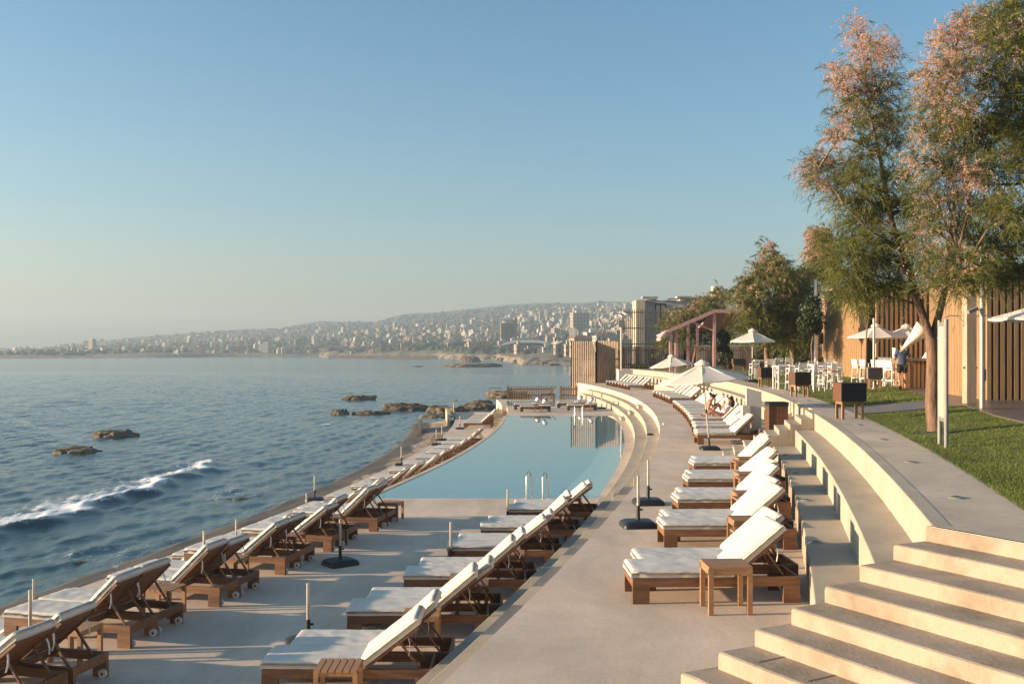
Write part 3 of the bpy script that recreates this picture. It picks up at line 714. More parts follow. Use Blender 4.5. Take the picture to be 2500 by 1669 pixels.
kiosk(11.45, 61.6, 0, 1.0, 'farther grey white panel beneath the open parasol', 'grey white panels on the terrace')
def cabinet(x, y, z, label, h=1.42, w=.58):
    t = empty('wooden_cabinet', (x, y, z), 0, label, 'cabinet', 'wooden cabinets with black tops')
    mb = MB(); mb.box(0, w, 0, .5, 0, h - .12)
    for i in range(6): mb.box(.05 + i * (w - .05) / 6, .05 + (i + 1) * (w - .05) / 6 - .008, -.015, -.001, .02, h - .13)
    bevel_mod(mb.build('body', M['teakdark'], t), .004)
    mb = MB(); mb.box(-.012, w + .012, -.03, .512, h - .118, h); mb.box(-.012, .045, -.03, -.0155, 0, h - .12); bevel_mod(mb.build('black_top', M['plastic'], t), .012)
cabinet(7.85, 30.0, 0, 'dark wooden cabinet with black rounded top beside the near stair flight')
cabinet(12.55, 61.3, 0, 'dark wooden cabinet farther off behind the open parasol')
# small blue crate on the stairs
t = empty('crate', (8.42, 28.75, 5 * H3), 0, 'blue grey plastic crate on the stair flight beside the cabinet', 'crate')
mb = MB(); mb.box(0, .46, 0, .02, 0, .34); mb.box(0, .46, .28, .30, 0, .34); mb.box(0, .02, .02, .28, 0, .34); mb.box(.44, .46, .02, .28, 0, .34); mb.box(.02, .44, .02, .28, 0, .02); mb.build('walls', mat('blue grey plastic', (.13, .2, .29), rough=.45), t)
mb = MB(); mb.box(-.012, .472, -.012, -.001, .29, .35); mb.build('rim', M['white'], t)

# ---------------------------------------------------------------- sign between two posts
t = empty('sign_board', (7.62, 17.4, lawn_z(7.62, 17.4)), 0, 'tall narrow blank grey sign held between two posts on the lawn', 'sign')
p0 = Vector((7.72, 17.75)) - Vector((7.62, 17.4)); p1 = Vector((7.53, 17.05)) - Vector((7.62, 17.4))
for p in (p0, p1):
    mb = MB(); mb.tube([(p.x, p.y, -.05), (p.x, p.y, 2.24)], .035, 12); mb.build('post', M['greymetal'], t)
mb = MB(); d = (p1 - p0).normalized(); n_ = Vector((-d.y, d.x)); a = p0 + d * .04; b = p1 - d * .04
mb.prism([tuple(a - n_ * .022), tuple(b - n_ * .022), tuple(b + n_ * .022), tuple(a + n_ * .022)], .44, 2.2); bevel_mod(mb.build('panel', M['greymetal'], t, recalc=True), .008)
mb = MB()
a2 = a + d * .05; b2 = b - d * .05
for s in (-1, 1):
    o_ = n_ * .0235 * s; w_ = n_ * .003
    mb.prism([tuple(a2 + o_ - w_), tuple(b2 + o_ - w_), tuple(b2 + o_ + w_), tuple(a2 + o_ + w_)], .52, 2.12)
mb.build('inset', mat('beige panel', (.42, .385, .32), (.38, .35, .29), .6), t, recalc=True)

# ---------------------------------------------------------------- shower column, lamp posts, poles
t = empty('shower_column', (12.75, 27.4, 1.5), 0, 'square concrete double shower column before the timber wall', 'shower')
mb = MB(); mb.box(-.14, .14, -.14, .14, 0, 3.0); bevel_mod(mb.build('column', M['greyslat'], t), .01)
for s in (-1, 1):
    mb = MB(); mb.tube([(s * .14, 0, 2.45), (s * .55, 0, 2.47), (s * .66, 0, 2.42), (s * .66, 0, 2.3)], .014, 8); mb.tube([(s * .66, 0, 2.3), (s * .66, 0, 2.27)], [.02, .07], 10); mb.build('shower_arm', M['steel'], t)
    mb = MB(); mb.tube([(s * .141, -.05, 1.02), (s * .19, -.05, 1.02)], .025, 8); mb.build('tap', M['plastic'], t)
t = empty('lamp_post', (12.05, 25.2, 1.47), 0, 'round pale lamp post with a small floodlight near the right edge', 'lamp post')
mb = MB(); mb.tube([(0, 0, 0), (0, 0, 4.2)], .06, 12); mb.build('post', M['pole'], t)
mb = MB(); mb.tube([(-.05, 0, 2.55), (-.2, -.05, 2.6)], .012, 6); mb.bar((-.16, -.06, 2.6), (-.42, -.12, 2.5), .10, .08); mb.build('floodlight', M['greymetal'], t)
mb = MB(); mb.box(.055, .09, -.04, .04, .75, 1.05); mb.build('switch_box', M['greymetal'], t)
def polee(loc, h, r, label, m_='pole'):
    mb = MB(); mb.tube([(0, 0, 0), (0, 0, h * .5), (0, 0, h)], r, 10); mb.tube([(0, 0, 0), (0, 0, .04)], r * 2.2, 10); o = mb.build('pole', M[m_]); o.location = loc; tag(o, label, 'pole')
polee((14.1, 38.3, 1.5), 2.75, .045, 'slender cream pole on the lawn beside the young tree')
polee((19.3, 56.5, ZD), 5.2, .09, 'tall dark grey post standing before the timber wall', 'greymetal')
polee((17.6, 57.0, 1.5), 5.6, .085, 'tall white pole rising behind the round-crowned tree', 'white')
# thin lamp with camera head by the brown fence, and the lamp at the seaward end of the strip
t = empty('lamp_post', (9.4, 84.5, Z_P), 0, 'thin pale lamp post with cluster head before the brown fence', 'lamp post')
mb = MB(); mb.tube([(0, 0, 0), (0, 0, 4.2)], .07, 10); mb.build('post', M['pole'], t)
mb = MB(); mb.box(-.22, .2, -.12, .12, 3.7, 4.3); mb.build('control_box', M['greymetal'], t)
mb = MB(); mb.bar((0, 0, 4.3), (0, 0, 4.7), .08, .08); mb.bar((-.25, 0, 4.75), (.05, -.1, 4.6), .14, .12); mb.bar((.05, 0, 4.95), (.4, -.1, 4.8), .16, .14); mb.bar((-.1, 0, 4.95), (.15, 0, 5.1), .16, .14); mb.build('floodlight', M['white'], t)
t = empty('lamp_post', (-4.6, 77.5, Z_L2), 0, 'thin lamp post with tilted head at the seaward end of the lower strip', 'lamp post')
mb = MB(); mb.tube([(0, 0, 0), (0, 0, 1.1)], .035, 8); mb.box(-.28, .28, -.28, .28, 0, .07); mb.build('post', M['pole'], t)
mb = MB(); mb.bar((-.05, 0, 1.1), (.3, -.05, 1.35), .2, .12); mb.bar((0, 0, 1.2), (.35, 0, 1.2), .05, .05); mb.build('lamp_head', M['greymetal'], t)

# ---------------------------------------------------------------- timber wall at the right
t = empty('timber_wall', (0, 0, 0), 0, 'long tall larch wall of planks and open slats behind the lawn', 'wall')
W = [(19.4, 61), (18.4, 50), (20.4, 48), (14.8, 33.5), (14.05, 29.2), (30, 28.7)]
def slats(mb, a, b, z0, z1, w, pitch, th, var=.0, ends=True):
    a = Vector(a); b = Vector(b); L = (b - a).length; d = (b - a) / L; n = Vector((-d.y, d.x)); k = int(L / pitch)
    for i in range(k):
        s = (i + .5) * pitch; c = a + d * (s + random.uniform(-var, var) * .3); o = n * random.uniform(-var, var); zt = z1 + random.uniform(-.03, .03)
        p = [c - d * w / 2 - n * th / 2 + o, c + d * w / 2 - n * th / 2 + o, c + d * w / 2 + n * th / 2 + o, c - d * w / 2 + n * th / 2 + o]
        mb.hexa([(q.x, q.y, z0) for q in p] + [(q.x, q.y, zt) for q in p])
def walls(a, b, z0, z1, off, mname, name, parent):
    a = Vector(a); b = Vector(b); d = (b - a).normalized(); n = Vector((-d.y, d.x)) * off; m2 = n.normalized() * .1 if n.length else Vector((0, 0))
    mb = MB(); mb.prism([tuple(a + n), tuple(b + n), tuple(b + n + m2), tuple(a + n + m2)], z0, z1); return mb.build(name, M[mname], parent, recalc=True)
mb = MB(); slats(mb, W[0], W[1], ZD - .1, 6.6, .128, .155, .05, .006); mb.build('plank_cladding', M['larch'], t)
mb = MB(); slats(mb, W[2], W[3], ZD - .1, 6.0, .128, .155, .05, .006); slats(mb, W[3], W[4], ZD - .1, 5.6, .105, .13, .05, .006); mb.build('plank_cladding', M['larch'], t)
mb = MB(); slats(mb, (17.7, 48), W[2], ZD - .1, 6.3, .11, .235, .14, .004); mb.build('open_slats', M['larch'], t)
mb = MB(); slats(mb, W[4], W[5], ZD - .1, 5.6, .125, .20, .10, .004); mb.build('open_slats', M['larch'], t)
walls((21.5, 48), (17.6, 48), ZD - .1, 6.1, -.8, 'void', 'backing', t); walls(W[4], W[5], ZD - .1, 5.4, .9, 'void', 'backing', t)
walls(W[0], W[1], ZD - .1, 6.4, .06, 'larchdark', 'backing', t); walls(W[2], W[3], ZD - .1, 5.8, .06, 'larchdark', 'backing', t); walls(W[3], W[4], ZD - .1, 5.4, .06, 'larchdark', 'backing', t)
t = empty('timber_wall', (0, 0, 0), 0, 'farther timber wall with a narrow door slit beyond the white chairs', 'wall')
mb = MB(); slats(mb, (24.0, 76), (20.2, 61.8), ZD - .1, 7.2, .16, .17, .06, .006); mb.build('plank_cladding', M['larch'], t)
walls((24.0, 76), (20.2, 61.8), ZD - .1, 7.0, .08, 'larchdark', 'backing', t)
mb = MB(); q0 = Vector((20.75, 64.2)); q1 = Vector((20.52, 63.3)); nn = Vector((-.97, .25)) * .08
mb.prism([tuple(q0 + nn), tuple(q1 + nn), tuple(q1 + nn * .4), tuple(q0 + nn * .4)], ZD, ZD + 3.1); mb.build('door_slit', M['void'], t, recalc=True)
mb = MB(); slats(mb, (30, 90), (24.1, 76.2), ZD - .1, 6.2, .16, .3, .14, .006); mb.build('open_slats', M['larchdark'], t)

# bar counter and what stands on it
t = empty('bar_counter', (0, 0, 0), 0, 'timber bar counter with grey top behind the walking man', 'bar counter')
A = (15.45, 38.9); B = (17.2, 39.2)
mb = MB(); mb.prism([(15.5, 38.98), (16.7, 38.98), (18.4, 45.6), (17.25, 45.6)], ZD - .05, ZD + 1.05); mb.build('body', M['larchdark'], t, recalc=True)
mb = MB(); slats(mb, (15.85, 38.9), (17.3, 38.9), ZD, ZD + 1.05, .1, .16, .06, 0); mb.build('front_slats', M['larch'], t)
mb = MB(); slats(mb, (17.2, 45.6), (15.45, 38.93), ZD, ZD + 1.05, .14, .145, .05, 0); slats(mb, (15.45, 38.9), (15.84, 38.88), ZD, ZD + 1.05, .14, .142, .05, 0); mb.build('plank_cladding', M['larch'], t)
mb = MB(); mb.prism([(15.3, 38.75), (17.4, 38.75), (17.4, 39.4), (16.2, 39.4), (17.9, 45.8), (17.05, 45.8)], ZD + 1.055, ZD + 1.15); mb.build('counter_top', M['greymetal'], t, recalc=True)
mb = MB(); vs = []
for i in range(9):
    for j in range(9):
        u = i / 8 * 2 - 1; v = j / 8 * 2 - 1; vs.append((16.75 + u * .38, 39.08 + v * .25, ZD + 1.155 + .42 * max(0, 1 - u * u) ** .7 * max(0, 1 - v * v) ** .5 + .02 * noise.noise((i * .7, j * .9, 2))))
mb.add(vs, [(i * 9 + j, (i + 1) * 9 + j, (i + 1) * 9 + j + 1, i * 9 + j + 1) for i in range(8) for j in range(8)], 0, True)
tag(mb.build('bundle', M['canopy']), 'rounded off white cloth bundle lying on the bar counter', 'bundle')
mb = MB(); mb.tube([(16.75, 43, ZD + 1.155), (16.75, 43, ZD + 1.40), (16.75, 43, ZD + 1.42), (16.75, 43, ZD + 1.58)], [.09, .11, .10, .12], 12); tag(mb.build('jug', M['white']), 'tall white jug standing on the bar counter left of the man', 'jug')
mb = MB(); mb.tube([(15.62, 39.0, ZD + 1.155), (15.62, 39.0, ZD + 1.3)], [.07, .09], 10); tag(mb.build('bowl', M['white']), 'small white bowl on the bar counter right of the man', 'bowl')

# ---------------------------------------------------------------- white bar chairs and tables
def make_barchair():
    t = empty('bar_chair', (0, 0, 0)); w = .21
    for sx in (-1, 1):
        mb = MB(); mb.bar((sx * (w + .03), -.22, 0), (sx * w, -.19, .72), .032, .032); mb.build('leg', M['white'], t)
        mb = MB(); mb.bar((sx * (w + .03), .25, 0), (sx * w, .2, .74), .032, .032); mb.bar((sx * w, .2, .74), (sx * w, .26, 1.1), .032, .032); mb.build('leg', M['white'], t)
        mb = MB(); mb.bar((sx * w, -.19, .92), (sx * w, .23, .93), .03, .03); mb.bar((sx * w, -.19, .72), (sx * w, -.19, .92), .03, .03); mb.build('armrest', M['white'], t)
    mb = MB(); mb.box(-w, w, -.2, .2, .70, .735); mb.build('seat', M['white'], t)
    mb = MB(); mb.box(-w + .02, w - .02, -.18, .18, .736, .765); mb.build('seat_pad', M['greymetal'], t)
    mb = MB()
    for i in range(5): z = .82 + i * .062; mb.bar((-w, .205 + (z - .74) * .165, z), (w, .205 + (z - .74) * .165, z), .018, .042)
    mb.build('back_slats', M['white'], t)
    mb = MB(); mb.bar((-w - .02, -.21, .25), (w + .02, -.21, .25), .025, .025); mb.bar((-w - .02, .235, .25), (w + .02, .235, .25), .025, .025); mb.bar((-w - .02, -.21, .33), (-w - .02, .235, .33), .025, .025); mb.bar((w + .02, -.21, .33), (w + .02, .235, .33), .025, .025); mb.build('footrest', M['white'], t)
    return t
bc = make_barchair(); fst = [True]
def chair(x, y, rz, label, group):
    o = bc if fst[0] else copy_tree(bc); fst[0] = False
    o.location = (x, y, max(lawn_z(x, y), ZD if x > deck_x(y) else 0)); o.rotation_euler = (0, 0, rz); tag(o, label, 'bar chair', group)
GC = 'white bar chairs at the high tables on the lawn'
chs = [(2038, 40.0, -178, 'white bar chair nearest the timber wall, back to the camera'), (1993, 39.6, -170, 'white bar chair right behind the second speaker box'), (2015, 42.0, 10, 'white bar chair between the two near ones, facing the camera'),
       (1958, 41.2, -176, 'white bar chair just left of the second speaker box top'), (1935, 42.2, -176, 'white bar chair fourth from the right in the lawn cluster'), (1968, 44.0, 5, 'white bar chair on the far side of the middle high table'),
       (1990, 45.0, 4, 'white bar chair behind the middle high table toward the wall'), (1910, 43.5, -178, 'white bar chair at the left end of the near high table'), (2030, 46.5, 0, 'white bar chair farthest right behind the near row'),
       (1842, 55, -174, 'white bar chair beside the lawn parasol pole'), (1880, 56, 178, 'white bar chair left of the leaning tree trunk'), (1900, 57, 180, 'white bar chair right of the leaning tree trunk'), (1925, 58, 176, 'white bar chair at the far high table, rightmost')]
for px, Y, a, lab in chs: chair((px - CX) * Y / F, Y, R(a), lab, GC)
GB = 'white stools along the bar counter'
for i, (px, Y) in enumerate([(2098, 44.5), (2118, 43.8), (2147, 42.4), (2163, 41.2), (2178, 40.0)]): chair((px - CX) * Y / F, Y, R(100 + i * 3), 'white bar stool, %s from the left along the bar counter' % ORD[i + 1], GB)
def hightable(px, Y, rz, label):
    x = (px - CX) * Y / F; t = empty('high_table', (x, Y, lawn_z(x, Y)), rz, label, 'high table', 'white high tables on the lawn')
    mb = MB(); mb.box(-.6, .6, -.32, .32, .99, 1.04); mb.build('table_top', M['white'], t)
    for a in (-1, 1):
        for b in (-1, 1):
            mb = MB(); mb.box(min(a * .6, a * .54), max(a * .6, a * .54), min(b * .31, b * .25), max(b * .31, b * .25), 0, .988); mb.build('leg', M['white'], t)
hightable(1925, 43.0, R(8), 'white high table among the chairs, left one'); hightable(1965, 42.6, R(8), 'white high table directly behind the second speaker box'); hightable(2012, 41.0, R(5), 'white high table nearest the timber wall'); hightable(1865, 57, 0, 'far white high table by the lawn parasol')

# ---------------------------------------------------------------- slatted screens, fences, pergola, ruin at the far end
def screen(name, segs, z0, z1, w, pitch, th, rails, m_, label, cat, group=None, posts=True):
    t = empty(name, (0, 0, 0), 0, label, cat, group); k = 0
    for a, b in segs:
        mb = MB(); slats(mb, a, b, z0, z1, w, pitch, th, .004); mb.build('slats', M[m_], t)
        a_ = Vector(a); b_ = Vector(b); d = (b_ - a_).normalized(); n = Vector((-d.y, d.x)) * (th / 2 + .04)
        for z in rails:
            mb = MB(); mb.bar((a_.x + n.x, a_.y + n.y, z), (b_.x + n.x, b_.y + n.y, z), .08, .10); mb.build('rail', M[m_], t)
        if posts:
            for p in (a_, b_):
                mb = MB(); mb.box(p.x - .07, p.x + .07, p.y - .07, p.y + .07, z0, z1 + .03); mb.build('post', M[m_], t)
    return t
screen('slatted_screen', [((5.55, 91.5), (7.75, 90.2)), ((7.75, 90.2), (10.15, 92.5)), ((5.55, 91.5), (6.4, 97))], -1.2, 3.85, .085, .225, .13, (-.6, .7, 2.2), 'greyslat', 'tall weathered slatted box screen standing at the water beyond the terrace end', 'screen')
screen('slatted_screen', [((10.3, 93.0), (17.0, 93.6)), ((17.0, 93.6), (24, 94))], 1.3, 6.9, .075, .20, .06, (3.6, 5.1, 6.6), 'greyslat', 'high open slatted screen before the ruined house', 'screen')
screen('fence', [((10.2, 91.2), (16, 91.2)), ((16, 91.2), (29, 91))], Z_P, Z_P + 2.05, .115, .17, .06, (Z_P + .4, Z_P + 1.7), 'larchdark', 'brown slatted fence behind the pink pergola', 'fence')
t = empty('low_wall', (0, 0, 0), 0, 'grey concrete wall below the brown fence', 'wall'); mb = MB(); mb.box(9.6, 11.0, 88.4, 90.6, -.2, Z_P - .02); mb.build('block', M['render'], t)
screen('beach_fence', [((-.35, 81), (3.3, 81))], Z_L, Z_L + 1.08, .10, .19, .10, (Z_L + .35, Z_L + .85), 'larch', 'short leaning beach fence behind the left flat loungers', 'fence', 'short beach fences by the water')
screen('beach_fence', [((4.0, 81), (5.3, 81))], Z_L, Z_L + 1.08, .10, .19, .10, (Z_L + .35, Z_L + .85), 'larch', 'short piece of beach fence beside the tall slatted screen', 'fence', 'short beach fences by the water')
# wooden raised chair and post before the fence
t = empty('wooden_lounge_chair', (2.2, 76, Z_L), 0, 'bare wooden chair with raised back standing before the beach fence', 'chair')
mb = MB(); mb.box(0, 1.1, -.3, .3, .62, .70); mb.build('seat', M['teak'], t)
mb = MB(); mb.bar((.62, 0, .66), (1.2, 0, 1.3), .6, .05); mb.build('backrest', M['teak'], t)
for x in (.05, 1.0):
    for y in (-.27, .27):
        mb = MB(); mb.box(x, x + .09, y - .03, y + .03, 0, .62); mb.build('leg', M['teak'], t)
mb = MB(); mb.tube([(2.05, 66.6, Z_L), (2.07, 66.6, Z_L + .4), (2.1, 66.6, Z_L + .85)], .035, 8); tag(mb.build('wooden_post', M['table']), 'short wooden post beside the left striped pillows', 'post')
# railing posts by the water left of the fence
t = empty('handrail', (-1.0, 80.9, Z_L), 0, 'thin dark railing at the left end of the far pool', 'railing')
for x in (-.9, .1):
    mb = MB(); mb.tube([(x, 0, 0), (x, 0, .95)], .03, 8); mb.build('post', M['teakdark'], t)
mb = MB(); mb.tube([(-.9, 0, .95), (.1, 0, .95)], .025, 8); mb.build('rail', M['teakdark'], t)

# parapets of the lower strip
def parapet(pts, z0, z1, th, label):
    mb = MB()
    for (x0, y0), (x1, y1) in zip(pts, pts[1:]):
        a = Vector((x0, y0)); b = Vector((x1, y1)); d = (b - a).normalized(); n = Vector((-d.y, d.x)) * th / 2; mb.prism([tuple(a - n), tuple(b - n), tuple(b + n), tuple(a + n)], z0, z1)
    tag(mb.build('parapet', M['step'], recalc=True), label, 'parapet', 'low pale parapets by the sea')
parapet([(-5.5, 83), (-5.1, 79), (-4.75, 74)], -4, Z_L2 + .35, .25, 'low pale parapet at the seaward end of the lower strip')
parapet([(-6.9, 74.5), (-6.6, 70)], -3.2, -1.9, .25, 'short pale parapet standing on the rock ledge')
mb = MB()
for k in range(4):
    Y = 58.5 + k * 1.3; x1 = C(Y, -11.86); mb.box(x1 - .95 + k * .03, x1 - .0, Y, Y + 1.25, -3.1, -2.85 + .17 * k)
tag(mb.build('block_steps', M['ledge'], recalc=True), 'dark wet block steps leading from the strip down to the rock ledge', 'steps')
for i in range(5):
    mb = MB(); Y = 63 + i * 2.2; x = C(Y, -8.42); mb.box(x - .55, x + .05, Y, Y + .5, Z_L2 - .05, Z_L2 + .28 + .15 * i)
    bevel_mod(tag(mb.build('concrete_block', M['step'], recalc=True), 'pale concrete step block under the far pool wall, %s from the front' % ORD[i + 1], 'step block', 'step blocks under the far pool wall'), .015)

# small things left lying about
p = on(1588, 1062, -.35); mb = MB()
for k in range(2): mb.tube([p + Vector((-.14, .12 * k, .0)), p + Vector((-.10, .12 * k, .022)), p + Vector((.08, .12 * k + .02, .022)), p + Vector((.15, .12 * k + .02, .0))], [.02, .05, .05, .02], 8)
tag(mb.build('sandals', M['plastic'], recalc=True), 'pair of dark sandals left on the curved seating step by the pool', 'sandals')
p = on(1621, 1037, 0); bm_ = MB(); q = 8; vs = [(p.x + (.06 + .03 * noise.noise((i * 1.7, j, 1))) * math.sin(math.pi * j / 5) * math.cos(6.283 * i / q), p.y + (.06 + .03 * noise.noise((i * 1.3, j, 4))) * math.sin(math.pi * j / 5) * math.sin(6.283 * i / q), .045 + .045 * math.cos(math.pi * j / 5)) for j in range(6) for i in range(q)]
bm_.add(vs, [(j * q + i, j * q + (i + 1) % q, (j + 1) * q + (i + 1) % q, (j + 1) * q + i) for j in range(5) for i in range(q)]); tag(bm_.build('crumpled_paper', M['white'], recalc=True), 'small white crumpled paper on the terrace beside the pool steps', 'paper')
p = on(282, 1387, -2.9); mb = MB(); mb.tube([p + Vector((-.06, 0, .03)), p + Vector((.06, .03, .04))], [.045, .035], 8); tag(mb.build('paper_cup', M['white']), 'small white cup lying on the dark rock ledge', 'cup')

# pink pergola
t = empty('pergola', (0, 0, 0), 0, 'dusty pink steel pergola with sloping roof before the brown fence', 'pergola')
Yp = 78; zl = 4.55; zr = 6.1
Lx = (1645 - CX) * Yp / F; Rx = (1744 - CX) * Yp / F
for x, y, h in ((Lx - .25, Yp, zl), (Lx + .25, Yp + .3, zl + .05), (Rx, Yp, zr), (Lx + 6.6 - 4.2, Yp + 7, 5.3), (Lx + 6.6 - 3.4, Yp + 7, 5.3), (Rx + 6.3, Yp + .2, 6.0), (Rx + 6.0, Yp + 7, 6.0)):
    mb = MB(); mb.box(x - .11, x + .11, y - .11, y + .11, Z_P - .1, h); mb.build('post', M['pink'], t)
mb = MB(); mb.bar((Lx - .5, Yp - .15, zl - .05), (Rx, Yp - .15, zr), .16, .26); mb.build('beam', M['pink'], t)
mb = MB(); mb.bar((Rx, Yp - .15, zr), (Rx + 7, Yp - .15, zr - .02), .16, .26); mb.build('beam', M['pink'], t)
mb = MB(); mb.bar((Rx - 1.75, Yp - .02, zr - .85), (Rx - .05, Yp - .02, zr - 1.55), .09, .12); mb.build('brace', M['pink'], t)
mb = MB(); mb.hexa([(Lx - .7, Yp - .05, zl - .25), (Rx, Yp - .05, zr - .1), (Rx, Yp + 4.5, zr - .25), (Lx - .7, Yp + 4.5, zl - .4), (Lx - .7, Yp - .05, zl - .1), (Rx, Yp - .05, zr + .05), (Rx, Yp + 4.5, zr - .1), (Lx - .7, Yp + 4.5, zl - .25)])
mb.hexa([(Rx + .01, Yp - .05, zr - .1), (Rx + 7, Yp - .05, zr - .1), (Rx + 7, Yp + 8, zr - 1.4), (Rx + .01, Yp + 8, zr - 1.4), (Rx + .01, Yp - .05, zr + .04), (Rx + 7, Yp - .05, zr + .04), (Rx + 7, Yp + 8, zr - 1.25), (Rx + .01, Yp + 8, zr - 1.25)])
mb.build('roof', M['pink'], t, recalc=True)
mb = MB(); mb.hexa([(Lx - 1.05, Yp - .2, zl - .75), (Lx - .6, Yp - .2, zl - .2), (Lx - .6, Yp + 2, zl - .25), (Lx - 1.05, Yp + 2, zl - .8), (Lx - 1.1, Yp - .2, zl - .55), (Lx - .65, Yp - .2, zl + .0), (Lx - .65, Yp + 2, zl - .05), (Lx - 1.1, Yp + 2, zl - .6)]); mb.build('eave_flap', M['pink'], t, recalc=True)
# dining sets under the pergola
def dinset(x, y, label):
    t = empty('dining_table', (x, y, 1.5), 0, label, 'table', 'brown tables under the pergola')
    mb = MB(); mb.box(-.8, .8, -.4, .4, .72, .77); mb.build('table_top', M['teak'], t)
    for a in (-1, 1):
        mb = MB(); mb.box(a * .7 - .05, a * .7 + .05, -.35, .35, 0, .72); mb.build('leg', M['teak'], t)
dinset(18.2, 80, 'brown dining table behind the near parasol'); dinset(21, 77, 'brown dining table left of the lawn parasol')
# ---------------------------------------------------------------- trees
def mesh_np(name, V, tris, quads, m, parent=None):
    me = bpy.data.meshes.new(name); nt = len(tris); nq = len(quads)
    me.vertices.add(len(V)); me.vertices.foreach_set('co', np.asarray(V, dtype=np.float32).ravel())
    loops = np.concatenate([np.asarray(tris, dtype=np.int32).ravel(), np.asarray(quads, dtype=np.int32).ravel()])
    me.loops.add(len(loops)); me.loops.foreach_set('vertex_index', loops)
    st = np.concatenate([np.arange(nt) * 3, nt * 3 + np.arange(nq) * 4]).astype(np.int32)
    me.polygons.add(nt + nq); me.polygons.foreach_set('loop_start', st)
    me.update(calc_edges=True); me.validate()
    me.materials.append(m)
    o = bpy.data.objects.new(name, me); COL.objects.link(o)
    if parent: o.parent = parent
    return o
def unit(a): return a / np.maximum(np.linalg.norm(a, axis=1, keepdims=True), 1e-6)
def strands(P, D, L, Wd, droop):
    """thin tapering feathers: base points P, directions D, lengths L"""
    n = len(P); side = unit(np.cross(D, rng.normal(size=(n, 3)))) * (Wd * rng.uniform(.6, 1.3, (n, 1)))
    down = np.zeros((n, 3)); down[:, 2] = -1
    p1 = P + D * L * .55 + down * L * droop * .18; p2 = P + D * L + down * L * droop * .6
    V = np.stack([P - side * .5, P + side * .5, p1 + side * .5, p1 - side * .5, p2], 1).reshape(-1, 3)
    b = np.arange(n)[:, None] * 5
    return V, b + np.array([[3, 2, 4]]), b + np.array([[0, 1, 2, 3]])
def plumes(P, D, L, s, droop, m_=30):
    n = len(P); t = np.linspace(.1, 1, m_)[None, :, None]
    down = np.array([0, 0, -1.0])
    pos = P[:, None, :] + D[:, None, :] * L[:, None] * t + down * (L[:, None] * droop * t * t) + rng.normal(size=(n, m_, 3)) * s * 1.15
    pos = pos.reshape(-1, 3); k = len(pos)
    a = unit(rng.normal(size=(k, 3)) + np.array([0, 0, -.8])); b = unit(np.cross(a, rng.normal(size=(k, 3))))
    sa = s * rng.uniform(.6, 1.3, (k, 1)); sb = s * rng.uniform(.35, .7, (k, 1))
    V = np.stack([pos - a * sa, pos + b * sb, pos + a * sa, pos - b * sb], 1).reshape(-1, 3)
    return V, np.arange(k)[:, None] * 4 + np.array([[0, 1, 2, 3]])
